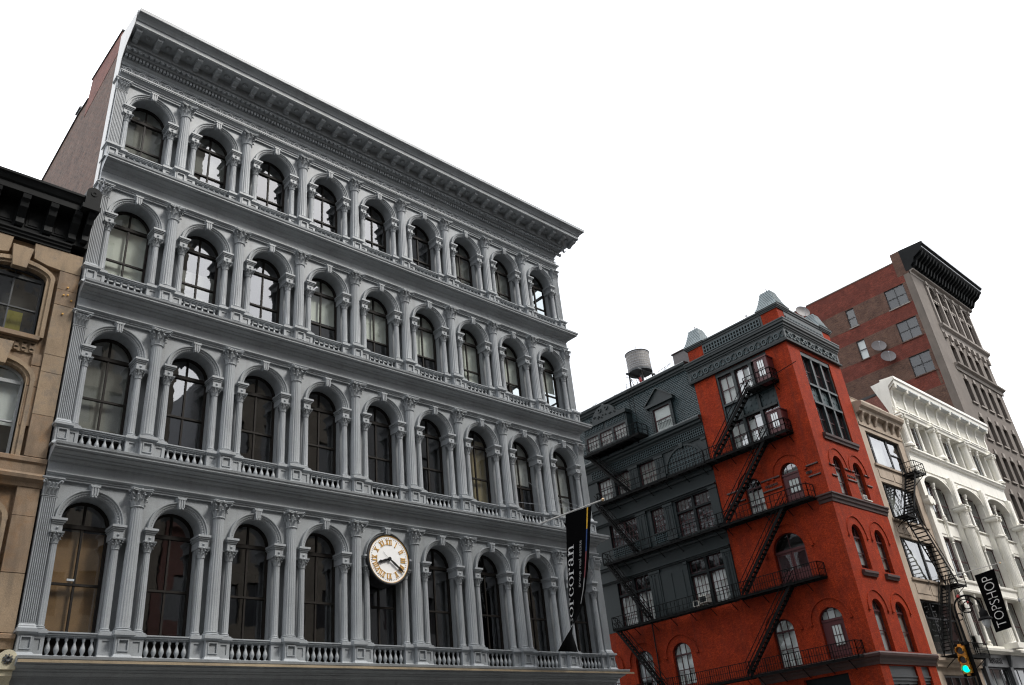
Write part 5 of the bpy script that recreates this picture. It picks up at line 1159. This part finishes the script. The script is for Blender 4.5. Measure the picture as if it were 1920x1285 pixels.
# ================================================================ narrow buff building
be = thing('buff_building', 'narrow buff stone building between the red tower and the white front', 'building', (63, 0, 0))
U0, U1 = 58.78, 67.18
rows_ = [(22.45, 25.35), (17.92, 20.95), (13.30, 16.5), (7.82, 11.72), (.2, 6.38)]
mb = MB(); wall(mb, U0, U1, 0, 28.15, [(59.95, 66.1, a, b, 0) for a, b in rows_], -.1, .35); mb.build('front_wall', 'beige', be)
mb = MB(); mb.box(U0, U1, 0, 27.9, -16, -.95); mb.build('body', 'dark', be); mb = MB(); mb.box(U0, U1, 27.9, 28.1, -16, -.3); mb.build('roof', 'roof', be)
mb = MB(); mb.box(U0, U1, 28.15, 28.2, -.5, -.06); mb.box(61.3, 65.0, 28.2, 28.45, -.45, -.08); mb.build('parapet_cap', 'beige', be)
band(be, 'cornice', 'beige', [(-.2, 25.72), (-.02, 25.72), (.0, 25.95), (-.06, 26.0), (-.06, 26.7), (.08, 26.75), (.35, 26.85), (.40, 27.1), (.62, 27.25), (.70, 27.5), (.66, 27.62), (-.2, 27.75)], U0+.3, U1-.15)
_b = MB(); _b.ext([(-.06, 0), (-.06, -.75), (.06, -.78), (.14, -.6), (.22, -.35), (.36, -.12), (.38, 0)], -.15, .15); CB = meshof(_b, 'bracket', 'beige')
for x in (59.7, 60.9, 62.1, 64.0, 65.3, 66.5): inst('bracket', CB, be, (x, 0, 26.86))
for i, (a, b) in enumerate(rows_):
    g = 'glass2'
    if i < 3:
        for p, q, c, r, gm in ((59.97, 60.75, 1, (.5,), 'glassd'), (60.8, 63.9, 1, (), g), (63.95, 66.08, 2 if i == 1 else 1, (.55,), 'glass')):
            window(FM, p, q, a+.02, b-.02, be, 0, -.28, 'black', gm, c, r, .10, .04, .10, tilt=.03)
        mb = MB(); mb.box(59.97, 63.9, a+.1, b-.1, -.75, -.72); mb.build('blind', 'blindg', be)
        band(be, 'sill', 'beige', [(-.1, a-.18), (.04, a-.18), (.06, a-.02), (-.1, a)], 59.7, 66.4)
        mb = MB(); mb.box(60.0, 62.4, a-1.15, a-.42, -.1, -.06); mb.box(62.7, 66.0, a-1.15, a-.42, -.1, -.06); mb.build('spandrel_panel', 'beige', be)
    elif i == 3: window(FM, 59.97, 66.08, a+.02, b-.02, be, 0, -.28, 'black', 'glassd', 3, (.68,), .12, .05, .1)
    else: window(FM, 59.97, 66.08, a+.02, b-.02, be, 0, -.28, 'greysf', 'glassd', 4, (.8,), .12, .05, .1, name='shop_window')
band(be, 'shop_cornice', 'beige', [(-.1, 6.9), (.1, 6.9), (.14, 7.2), (.3, 7.3), (.32, 7.48), (-.1, 7.55)], U0+.1, U1-.05)
ch = thing('brick_chimney', 'dark brick chimney rising behind the buff building parapet', 'chimney', (60.0, 1.6, 28))
mb = MB(); mb.box(59.6, 61.2, 28.0, 32.2, -2.6, -1.4); mb.build('stack', 'tallbrown', ch); mb = MB(); mb.box(59.5, 61.3, 32.2, 32.4, -2.7, -1.3); mb.build('cap', 'greysf', ch)
fe3 = thing('fire_escape', 'black fire escape stair zigzagging down the buff building front', 'fire escape', (63, -.6, 8))
for z, u0, u1, br in ((22.3, 64.7, 66.6, (65.0, 66.4)), (17.9, 59.8, 61.6, (60.0, 61.4)), (13.0, 64.9, 66.9, (65.1, 66.7))):
    platform(FM, fe3, u0, u1, z, -.08, 1.1, br); railing(FM, fe3, [(u0, -.08), (u0, 1.1), (u1, 1.1), (u1, -.08)] if z > 20 else [(u1, 1.1), (u1, -.05)], z, .9, .4)
stair(FM, fe3, 61.4, 17.95, 64.9, 22.3, .15, .95, ntr=15, handrail=False); stair(FM, fe3, 65.2, 13.05, 61.5, 17.9, .2, 1.08, ntr=17, handrail=False)
mb = MB(); mb.bar((65.2, 13.95, 1.08), (61.5, 18.8, 1.08), .05); mb.bar((61.4, 18.8, .15), (64.9, 23.15, .15), .04); mb.bar((64.9, 22.3, .15), (64.9, 23.2, .15), .04); mb.bar((61.5, 17.9, 1.08), (61.5, 18.8, 1.08), .05); mb.build('handrail', 'iron_blk', fe3)
mb = MB()
for u in (64.55, 64.95): mb.tube([(u, 13.9, .9), (u, 7.7, .9)], .022, 5)
for k in range(20): mb.bar((64.55, 7.9+k*.3, .9), (64.95, 7.9+k*.3, .9), .02)
mb.build('drop_ladder', 'iron_blk', fe3)
platform(FM, fe3, 60.2, 66.6, 7.6, -.05, 1.1, (60.6, 63.2, 66.0)); stair(FM, fe3, 60.6, 7.65, 64.4, 12.8, .1, .7)
railing(FM, fe3, [(66.6, 1.1), (60.2, 1.1)], 7.6, .9)
mb = MB(); mb.bar((59.6, 12.9, .9), (62.9, 13.2, -.05), .03); mb.bar((60.3, 12.2, .7), (62.6, 13.3, -.05), .03); mb.build('stay_bar', 'iron_blk', fe3)

# ================================================================ white cast iron front
wh = thing('white_iron_building', 'white cast iron building with tall columns and a deep coved cornice', 'building', (78, 0, 0))
W0, W1 = 67.2, 89.65; PX = [67.75, 74.6, 82.0, 89.15]
mb = MB(); mb.box(W0+.02, W1-.02, 0, 30.6, -18, -.9); mb.build('body', 'dark', wh); mb = MB(); mb.box(W0, W1, 30.6, 30.9, -18, -.2); mb.build('roof', 'roof', wh)
mb = MB(Fr((W0, 0, 0), (0, 1, 0), (-1, 0, 0))); mb.prism([(.35, 0), (18, 0), (18, 29.6), (.9, 30.7), (.35, 30.7)], -.02, .0); mb.build('side_wall', 'redbrick', wh)
mb = MB(Fr((W0, 0, 0), (0, 1, 0), (-1, 0, 0))); mb.prism([(.35, 8), (.35, 28.8), (1.2, 31.65), (-.98, 31.8), (-.9, 31.5), (-.32, 31.05), (-.14, 29.4), (.0, 28.9), (.0, 8)], -.03, .05); mb.build('side_return', 'whitef', wh)
def wband(name, prof, mat='whitef', u0=W0+.05, u1=W1): return band(wh, name, mat, prof, u0, u1)
wband('cornice', [(-.3, 28.55), (.12, 28.55), (.16, 28.8), (.26, 28.88), (.26, 29.0), (.14, 29.06), (.10, 29.35), (.14, 30.3), (.30, 30.8), (.58, 31.05), (.86, 31.2), (.9, 31.5), (1.0, 31.58), (1.0, 31.85), (-.3, 31.95)])
nfl = 96
_b = MB(); _b.ext([(.095, 29.45), (.13, 29.45), (.17, 30.3), (.33, 30.75), (.29, 30.80), (.13, 30.3)], -.045, .045); RIB = meshof(_b, 'cove_rib', 'whitef')
for k in range(nfl): inst('cove_rib', RIB, wh, (W0+.25+k*(W1-W0-.4)/nfl, 0, 0))
_b = MB(); _b.ext([(.1, 29.1), (.22, 29.1), (.26, 29.5), (.24, 30.2), (.42, 30.75), (.80, 31.04), (.86, 31.2), (.58, 31.05), (.3, 30.8), (.1, 30.3)], -.16, .16); _b.ext([(.58, 30.85), (.8, 30.85), (.86, 31.2), (.58, 31.06)], -.2, .2); CBW = meshof(_b, 'cornice_bracket', 'whitef')
for k in range(10): inst('cornice_bracket', CBW, wh, (W0+.4+k*(W1-W0-.8)/9, 0, 0))
_b = MB(); _b.box(-.95, .95, 29.02, 29.16, .12, .32); LB = meshof(_b, 'cornice_panel', 'whitef')
_b = MB(); _b.box(-.9, .9, 30.98, 31.12, .5, .95); LB2 = meshof(_b, 'cornice_panel', 'whitesh')
for k in range(9):
    x = W0+.4+(k+.5)*(W1-W0-.8)/9; inst('cornice_panel', LB, wh, (x, 0, 0)); inst('cornice_panel', LB2, wh, (x, 0, 0))
# attic colonnade
mb = MB(); wall(mb, W0, W1, 25.0, 28.6, [(p+.75, q-.75, 25.35, 28.4, 0) for p, q in zip(PX, PX[1:])], -.15, .75); mb.build('attic_wall', 'whitef', wh)
def col(x, z0, z1, r, d, cap='ionic', fl=True, mat='whitef', ring=None):
    me_h = z1-z0; mb = MB()
    mb.lathe(x, d, [(r*1.5, z0), (r*1.5, z0+.12), (r*1.25, z0+.14), (r*1.3, z0+.22), (r*1.15, z0+.3), (r*1.05, z0+.36), (r, z0+.42), (r*.88, z1-.5), (r*1.02, z1-.46), (r*.88, z1-.4), (r*.92, z1-.2)], 20)
    if fl:
        for k in range(20): a = 2*PI*k/20; mb.tube([(x+r*1.0*math.cos(a), z0+.45, d+r*1.0*math.sin(a)), (x+r*.89*math.cos(a), z1-.5, d+r*.89*math.sin(a))], r*.05, 4)
    if ring:
        for zz in ring: mb.lathe(x, d, [(r*.98, zz-.12), (r*1.12, zz-.1), (r*1.12, zz-.03), (r*1.02, zz), (r*1.1, zz+.05), (r*.98, zz+.1)], 20)
    o = mb.build('column', mat, wh, 35)
    mb = MB(); mb.box(x-r*1.45, x+r*1.45, z1-.08, z1, d-r*1.35, d+r*1.35)
    for sg in (-1, 1): mb.arc(x+sg*r*1.05, z1-.28, [(.0, d-r*1.1), (r*.48, d-r*1.1), (r*.48, d+r*1.2), (0, d+r*1.2)], 0, 2*PI, 12); mb.arc(x+sg*r*1.05, z1-.28, [(r*.18, d+r*1.2), (r*.18, d+r*1.28), (r*.38, d+r*1.28), (r*.38, d+r*1.2)], 0, 2*PI, 12)
    mb.box(x-r*1.05, x+r*1.05, z1-.3, z1-.08, d-r, d+r); mb.build('capital', mat, o, 35)
    return o
for x in PX: col(x, 25.3, 28.5, .36, .12)
for p, q in zip(PX, PX[1:]):
    for f in (.30, .58): 
        x = p+(q-p)*f; mb = MB(); mb.lathe(x, -.1, [(.2, 25.34), (.2, 25.5), (.13, 25.56), (.18, 25.75), (.12, 25.85), (.11, 27.9), (.17, 28.0), (.12, 28.08), (.21, 28.3), (.21, 28.42)], 12); mb.build('colonnette', 'whitef', wh, 40)
        mb = MB(); 
        for k in range(14): mb.arc(x-.34, 25.5+k*.19, [(.05, -.25), (.05, -.2), (.09, -.2), (.09, -.25)], 0, 2*PI, 8)
        mb.build('pierced_panel', 'whitesh', wh)
    for k in range(3):
        a, b = p+.75+(q-p-1.5)*k/3, p+.75+(q-p-1.5)*(k+1)/3; window(FM, a+.05, b-.05, 25.36, 28.38, wh, 0, -.78, 'maroonf', 'glassd', 1, (.5,), .07, .03, .06); mb = MB(); mb.box(a, b, 25.4, 28.3, -.88, -.86); mb.build('blind', 'shutter', wh)
wband('ledge', [(-.2, 24.55), (.1, 24.55), (.14, 24.75), (.3, 24.84), (.32, 24.98), (.44, 25.04), (.44, 25.18), (-.2, 25.28)]); wband('fascia', [(-.2, 23.45), (.08, 23.45), (.08, 24.55), (-.2, 24.55)])
# arcade: piers, segmental arches, double-height columns, paired windows
aops = [(p+.55, q-.55, 14.0, 23.1, 1.25) for p, q in zip(PX, PX[1:])]
mb = MB(); wall(mb, W0, W1, 13.85, 23.45, aops, .0, .85, 20); mb.build('arcade_wall', 'whitef', wh)
aops2 = [(p+.55, q-.55, 8.7, 12.85, 0) for p, q in zip(PX, PX[1:])]
mb = MB(); wall(mb, W0, W1, 8.45, 12.9, aops2, .0, .85); mb.build('lower_wall', 'whitef', wh)
wband('belt_course', [(-.2, 12.9), (.12, 12.9), (.16, 13.05), (.10, 13.1), (.10, 13.6), (.22, 13.7), (.24, 13.85), (-.2, 13.9)])
for p, q in zip(PX, PX[1:]):
    cx_ = (p+q)/2; hw = (q-p)/2-.55
    mb = MB(); seg(mb, cx_, hw, 21.85, 1.25, .0, .14, .0, .12, 18); ar = mb.build('arch_moulding', 'whitef', wh)
    for sg in (-1, 1):
        mb = MB()
        for k in range(7):
            uu = cx_+sg*(hw*.55+k*.30); vv = 23.15-.02*k; 
            if uu > p+.4 and uu < q-.4: mb.arc(uu, vv-.15*k/7, [(.05, .0), (.05, .06), (.13, .06), (.13, .0)], 0, 2*PI, 10)
        mb.build('spandrel_scroll', 'whitef', wh)
    mb = MB()
    for z0, z1 in ((14.02, 17.7), (19.2, 22.6)): 
        mb.lathe(cx_, -.25, [(.20, z0), (.20, z0+.2), (.13, z0+.25), (.18, z0+.42), (.11, z0+.5), (.10, z1-.55), (.16, z1-.5), (.11, z1-.42), (.2, z1-.2), (.22, z1)], 12)
    mb.lathe(cx_, -.25, [(.2, 17.7), (.12, 17.9), (.11, 19.0), (.2, 19.2)], 12); mb.build('colonnette', 'whitef', wh, 40)
    mb = MB(); mb.box(p+.55, q-.55, 17.75, 19.15, -.75, -.45); mb.box(p+.8, cx_-.3, 18.0, 18.9, -.45, -.40); mb.box(cx_+.3, q-.8, 18.0, 18.9, -.45, -.40); mb.box(p+.55, q-.55, 19.15, 19.25, -.75, -.3); mb.build('spandrel_panel', 'whitef', wh)
    for (a, b) in ((p+.6, cx_-.12), (cx_+.12, q-.6)):
        for z0, z1 in ((14.02, 17.7), (19.25, 22.5), (8.72, 12.82)):
            window(FM, a, b, z0, z1, wh, 0, -.55, 'maroonf', 'glassd', 1, (.48,), .10, .04, .06); mb = MB(); mb.box(a+.05, b-.05, z0+.3*(z1-z0)*(z0 > 14), z1, -.74, -.72); mb.build('blind', 'shutter', wh)
    mb = MB(); mb.lathe(cx_, -.2, [(.22, 8.6), (.22, 8.85), (.14, 8.9), (.2, 9.1), (.12, 9.2), (.10, 11.9), (.17, 12.0), (.12, 12.1), (.2, 12.5), (.22, 12.85)], 12); mb.build('colonnette', 'whitef', wh, 40)
for x in PX[1:]:
    col(x, 8.6, 20.75, .47, .28, ring=(14.2, 18.9)); mb = MB(); mb.box(x-.45, x+.45, 20.85, 23.45, .0, .36); mb.box(x-.3, x+.3, 21.1, 23.2, .36, .40); mb.box(x-.6, x+.6, 20.752, 20.85, -.1, .72); mb.build('pier', 'whitef', wh)
    mb = MB(); mb.box(x-.85, x+.85, 8.46, 8.9, -.1, 1.1); mb.build('plinth', 'whitef', wh)
mb = MB(); mb.box(W0+.02, W0+.75, 8.46, 12.9, 0, .28); mb.box(W0+.02, W0+.85, 8.46, 9.3, .0, .4); mb.box(W0+.02, W0+.85, 11.2, 11.7, 0, .36); mb.box(W0+.02, W0+.8, 13.9, 23.45, 0, .25); mb.build('pilaster', 'whitef', wh)
mb = MB(); mb.box(W0+.0, W0+1.0, 20.2, 20.75, 0, .45)
for sg in (-.2, .55): mb.arc(W0+.35+sg*.8, 20.25, [(0, 0), (.3, 0), (.3, .5), (0, .5)], 0, 2*PI, 12)
mb.build('pilaster_capital', 'whitef', wh)
wband('shop_cornice', [(-.2, 8.0), (.3, 8.0), (.34, 8.1), (.6, 8.18), (.64, 8.36), (-.2, 8.45)])
wband('shop_fascia', [(-.2, 7.05), (.12, 7.05), (.12, 7.99), (-.2, 7.99)], 'sffascia')
for k in range(5):
    x = W0+.5+k*5.4; mb = MB(); mb.box(x-.3, x+.3, .15, 7.05, -.1, .2); mb.ext([(.12, 7.05), (.25, 7.05), (.4, 7.5), (.5, 7.95), (.12, 7.98)], x-.16, x+.16); mb.build('shop_pier', 'greysf', wh)
    if k < 4: window(FM, x+.32, x+5.08, .2, 7.0, wh, 0, -.1, 'greysf', 'glassd', 3, (.7,), .1, .04, .08, name='shop_window'); mb = MB(); mb.box(x+.4, x+5.0, .3, 6.9, -.55, -.5); mb.build('shop_shade', 'whitesh', wh)
VT, FTx = text_mesh('TOPMAN', 1.0, 'lettering'); LT = max(v[0] for v in VT); 
for isl in islands(VT, FTx):
    mb = MB()
    for f in isl: mb.prism([(68.9+VT[k][0]*2.6/LT, 7.3+VT[k][1]*.62) for k in f], .125, .19)
    mb.build('sign_letter', 'black', wh)

# ================================================================ tall brick building
tb = thing('tall_brick_building', 'tall red and brown brick building with a heavy black cornice', 'building', (98, 8, 0))
X1 = 107.5
mb = MB(); mb.box(XT+.3, X1, 0, 54.2, -22, -YT-.35); mb.build('body', 'dark', tb)
sw = [(1.92, 4.36, 49.0, 51.65, 0), (8.49, 9.60, 49.03, 51.56, 0), (1.85, 4.32, 44.5, 47.08, 0), (8.46, 9.52, 44.47, 47.06, 0), (1.80, 4.30, 39.87, 42.47, 0)]
bands_ = [(0, 37.9, 'tallbrown'), (37.9, 39.85, 'tallbrick'), (39.85, 42.5, 'tallbrown'), (42.5, 44.45, 'tallbrick'), (44.45, 47.1, 'tallbrown'), (47.1, 48.98, 'tallbrick'), (48.98, 51.66, 'tallbrown'), (51.66, 54.66, 'tallbrick')]
for a, b, m_ in bands_:
    mb = MB(FT); ops = [o for o in sw if a <= (o[2]+o[3])/2 <= b]
    ops = [(o[0], o[1], max(a, o[2]), min(b, o[3]), 0) for o in ops]
    wall(mb, 1.5, 22, a, b, ops, 0, .25); mb.build('side_wall', m_, tb)
mb = MB(FT); mb.box(YT, 1.5, 0, 53.0, -.3, .01); mb.build('corner_quoin', 'tallstone', tb)
for o in sw[:5]:
    wi = sw.index(o)
    window(FT, o[0], o[1], o[2], o[3], tb, 0, -.12, 'black', 'glassd', 2 if o[1]-o[0] > 2 else 1, (.5,), .09, .05, .08, tilt=.01)
    if wi == 3: mb = MB(FT); mb.box(o[0]+.1, o[1]-.1, o[2]+.1, o[3]-.1, -.30, -.28); mb.build('blind', 'blindw', tb)
    mb = MB(FT); mb.box(o[0]-.1, o[1]+.1, o[2]-.12, o[2], -.1, .12); mb.build('sill', 'tallpale' if o[2] > 48 else 'tallbrown', tb)
for o in ((9.7, 11.1, 48.9, 51.7), (9.6, 11.0, 44.4, 47.1), (1.6, 1.9, 38, 42)):
    mb = MB(FT); mb.box(o[0], o[1], o[2], o[3], -.02, .015); mb.build('bricked_up_window', 'tallbrown', tb)
mb = MB(FT); mb.box(.75, 2.2, 52.6, 55.9, -1.2, .012); mb.build('chimney', 'tallbrown', tb); mb = MB(FT); mb.box(2.2, 22, 54.66, 54.8, -.4, .05); mb.build('coping', 'tallstone', tb)
FTF = Fr((0, YT, 0), (1, 0, 0), (0, -1, 0))
cols_ = [94.35, 96.9, 99.35, 101.8, 104.6]
trow = [(46.5, 49.8), (41.3, 43.95), (36.5, 39.5), (31.9, 34.6), (27.2, 30.1), (22.5, 25.4), (17.8, 20.8), (13, 16), (7, 11)]
tops_ = [(x, x+1.55, a, b, 0) for a, b in trow for x in cols_]+[(x, x+1.55, 50.2, 52.2, .75) for x in cols_]
mb = MB(FTF); wall(mb, XT, X1, 0, 53.0, tops_, 0, .45); mb.build('front_wall', 'tallstone', tb)
for (a, b, c, e, r) in tops_:
    if c < 20: continue
    window(FTF, a+.02, b-.02, c+.02, e-.02, tb, r, -.35, 'maroonf', 'glassd', 1, (.5,) if not r else (), .07, .03, .06, 1); 
    mb = MB(FTF); mb.box(a-.1, b+.1, c-.18, c, -.1, .18); mb.build('sill', 'tallpale', tb)
    if not r: mb = MB(FTF); mb.box(a+.45, b-.45, e, e+.55, 0, .12); mb.build('keystone', 'tallpale', tb)
    else: hood(FTF, (a+b)/2, e-r, (b-a)/2, r, .05, tb, 'tallpale', .18, .14)
for x in [93.4]+[c+2.0 for c in cols_]:
    mb = MB(FTF); mb.box(x-.22, x+.22, 46.4, 52.4, 0, .28); mb.box(x-.3, x+.3, 51.9, 52.4, 0, .4); mb.build('pilaster', 'tallpale', tb)
mb = MB(FTF); mb.box(XT, 93.0, 0, 53, 0, .10); mb.build('corner_pier', 'tallstone', tb)
for x in cols_:
    mb = MB(FTF); mb.box(x, x+1.55, 49.8, 50.2, -.2, .14); mb.disc(x+.4, 50.0, .16, .14, .22, 8); mb.disc(x+1.15, 50.0, .16, .14, .22, 8); mb.build('terracotta_panel', 'tallpale', tb)
for z0, z1 in ((45.3, 46.4), (40.3, 41.1), (52.4, 53.0)):
    band(tb, 'belt_course', 'tallpale', [(0, z0), (.15, z0), (.2, z0+(z1-z0)*.5), (.55, z0+(z1-z0)*.7), (.6, z1-.08), (0, z1)], 92.9 if z0 < 50 else XT, X1+.3, FTF)
for k in range(9):
    mb = MB(FTF); x = 93.6+k*1.7; mb.box(x-.3, x+.3, 44.6, 45.3, 0, .3); mb.build('festoon_block', 'tallpale', tb)
band(tb, 'cornice', 'blackcor', [(-.3, 52.9), (.4, 52.9), (.5, 53.4), (.9, 53.7), (1.1, 54.2), (1.9, 54.6), (2.3, 54.9), (2.35, 55.3), (2.55, 55.4), (2.6, 55.75), (-.3, 55.9)], XT-.05, X1+.9, FTF)
mb = MB(FTF); mb.ext([(2.6, 55.45), (2.63, 55.45), (2.63, 55.72), (2.6, 55.72)], XT-.04, X1+.9); mb.ext([(2.35, 55.0), (2.38, 55.0), (2.38, 55.1), (2.35, 55.1)], XT-.04, X1+.9); mb.build('cornice_trim', 'steel', tb)
_b = MB(FTF); _b.ext([(.5, 53.2), (.9, 53.3), (1.2, 53.9), (1.9, 54.3), (2.2, 54.75), (1.0, 54.3), (.5, 53.5)], -.14, .14); TBR = meshof(_b, 'cornice_bracket', 'blackcor')
for k in range(22): inst('cornice_bracket', TBR, tb, (XT+.5+k*.85, 0, 0))

# ================================================================ street lamp and signal on the corner
px, py = 41.66, -8.74
lp = thing('street_lamp', 'black street lamp with a scrolled crook in front of the white building', 'street lamp', (px, py, .14))
mb = MB(); mb.lathe(px, -py, [(.26, .14), (.26, .5), (.2, .6), (.2, 1.1), (.13, 1.2), (.10, 1.4), (.075, 6.2), (.13, 6.25), (.13, 6.35), (.07, 6.45), (.055, 7.6)], 12); mb.build('post', 'iron_blk', lp, 40)
F_L = Fr((px, py, 0), (.42, -.90, 0), (.9, .42, 0))
mb = MB(F_L); path = [(0, 7.5, 0)]+[(.62-.62*math.cos(a), 8.0+.62*math.sin(a), 0) for a in [PI*k/12 for k in range(13)]]+[(1.24, 7.85, 0)]; mb.tube(path, .05, 8); mb.build('crook', 'iron_blk', lp, 40)
mb = MB(F_L)
for (cu_, cv_, r_) in ((.55, 8.1, .34), (.62, 8.12, .18), (.1, 7.62, .16)):
    mb.tube([(cu_+r_*math.cos(a), cv_+r_*math.sin(a), 0) for a in [2*PI*k/16 for k in range(15)]], .028, 5)
mb.build('scroll', 'iron_blk', lp, 40)
c_ = F_L.P(1.24, 0, 0); mb = MB(); mb.lathe(c_.x, -c_.y, [(.05, 7.9), (.1, 7.8), (.2, 7.7), (.22, 7.45), (.3, 7.4), (.36, 7.33), (.34, 7.3), (.1, 7.3)], 14); mb.build('lantern_hood', 'iron_blk', lp, 40)
mb = MB(); mb.lathe(c_.x, -c_.y, [(.2, 7.3), (.22, 7.2), (.17, 7.02), (.05, 6.9)], 12); mb.build('lantern_glass', 'lampglass', lp, 50)
mb = MB(F_L); mb.lathe(.35, 0, [(.01, 8.5), (.09, 8.58), (.07, 8.68), (.01, 8.72)], 7); mb.lathe(.7, 0, [(.01, 8.2), (.07, 8.26), (.01, 8.34)], 6); mb.build('ribbon', 'red', lp)
tx_, ty_, tz_ = 41.85, -8.385, 5.57
tdir = Vector((CAM.x-tx_-6, CAM.y-ty_+14, 0)).normalized(); TU = Vector((-tdir.y, tdir.x, 0)); F_T = Fr((tx_+.35*tdir.x, ty_+.35*tdir.y, tz_), TU, tdir)
ts = thing('traffic_light', 'yellow traffic light showing green on the lamp post', 'traffic light', F_T.o)
for k, z in enumerate((.44, 0, -.44)):
    mb = MB(F_T); mb.box(-.21, .21, z-.212, z+.212, -.14, .1); hd = mb.build('signal_section', 'signal', ts)
    mb = MB(F_T); mb.disc(0, z, .165, .10, .125, 20); mb.build('lens', 'lamp_on' if k == 2 else 'lens', hd)
    mb = MB(F_T); mb.arc(0, z, [(.175, .1), (.195, .1), (.195, .34), (.175, .34)], R(-20), R(200), 16); mb.build('visor', 'signal', hd)
mb = MB(F_T); mb.tube([(0, .72, -.02), (0, .72, -.42)], .04, 6); mb.tube([(0, -.72, -.02), (0, -.72, -.42)], .04, 6); mb.box(-.08, .08, .655, .76, -.08, .06); mb.box(-.08, .08, -.76, -.655, -.08, .06); mb.build('bracket', 'signal', ts)
mb = MB(F_T); mb.box(-.30, .30, -.8, .8, -.165, -.145); mb.build('backplate', 'iron_blk', ts)

# ================================================================ the other side of the avenue (seen mirrored in the glass)
FO = Fr((0, -31, 0), (1, 0, 0), (0, 1, 0))
def opposite(u0, u1, h, mat, label, pitch=2.6, fl=4.2, cor=.8):
    t = thing('opposite_building', label, 'building', (( u0+u1)/2, -36, 0), 'buildings across the avenue')
    n = max(1, int((u1-u0)/pitch)); w = (u1-u0)/n; ops = []
    z = 6.0
    while z+3 < h-1.5:
        for k in range(n): ops.append((u0+w*k+w*.24, u0+w*(k+1)-w*.24, z, z+2.7, 0))
        z += fl
    mb = MB(FO); wall(mb, u0, u1, 0, h, ops, 0, .3); mb.build('wall', mat, t)
    mb = MB(FO); mb.box(u0, u1, 0, h-.1, -12, -.28); mb.build('body', 'oppw', t)
    band(t, 'cornice', mat, [(-.3, h-1.2), (.2, h-1.2), (.3, h-.8), (cor, h-.5), (cor, h), (-.3, h+.1)], u0, u1, FO)
opposite(-42, -14, 30, 'oppC', 'grey block across the avenue behind and left of the viewer'); opposite(-13.9, 15.4, 58, 'oppA', 'tall buff block across the avenue mirrored in the leftmost windows'); opposite(15.5, 18.6, 21, 'oppB', 'low narrow brick house across the avenue')
opposite(18.7, 30, 34.5, 'oppA', 'buff stone block across the avenue mirrored in the middle windows'); opposite(30.1, 43, 49, 'oppC', 'taller grey block across the avenue right of the buff one'); opposite(43.1, 64, 62, 'oppA', 'tallest buff block across the avenue near the side street')
opposite(64.1, 92, 24, 'oppB', 'red brick block across the avenue opposite the white front'); opposite(92.1, 140, 47, 'oppC', 'tall grey block across the avenue mirrored in the red tower windows')
opposite(140.1, 165, 26, 'oppB', 'low brick block far down the avenue on the viewer side')
rr = thing('rear_building', 'tall plain block behind the grey cast iron building', 'building', (20, 48, 0)); FB = Fr((23.6, 0, 0), (0, 1, 0), (1, 0, 0))
ops = [(24.5+k*2.8, 26.0+k*2.8, z, z+2.2, 0) for k in range(12) for z in (32, 36, 40, 44)]
mb = MB(FB); wall(mb, 23, 60, 30.2, 48, ops, 0, .3); mb.build('wall', 'oppC', rr); mb = MB(); mb.box(17.5, 23.3, 30.2, 48, -60, -23); mb.build('body', 'oppw', rr)
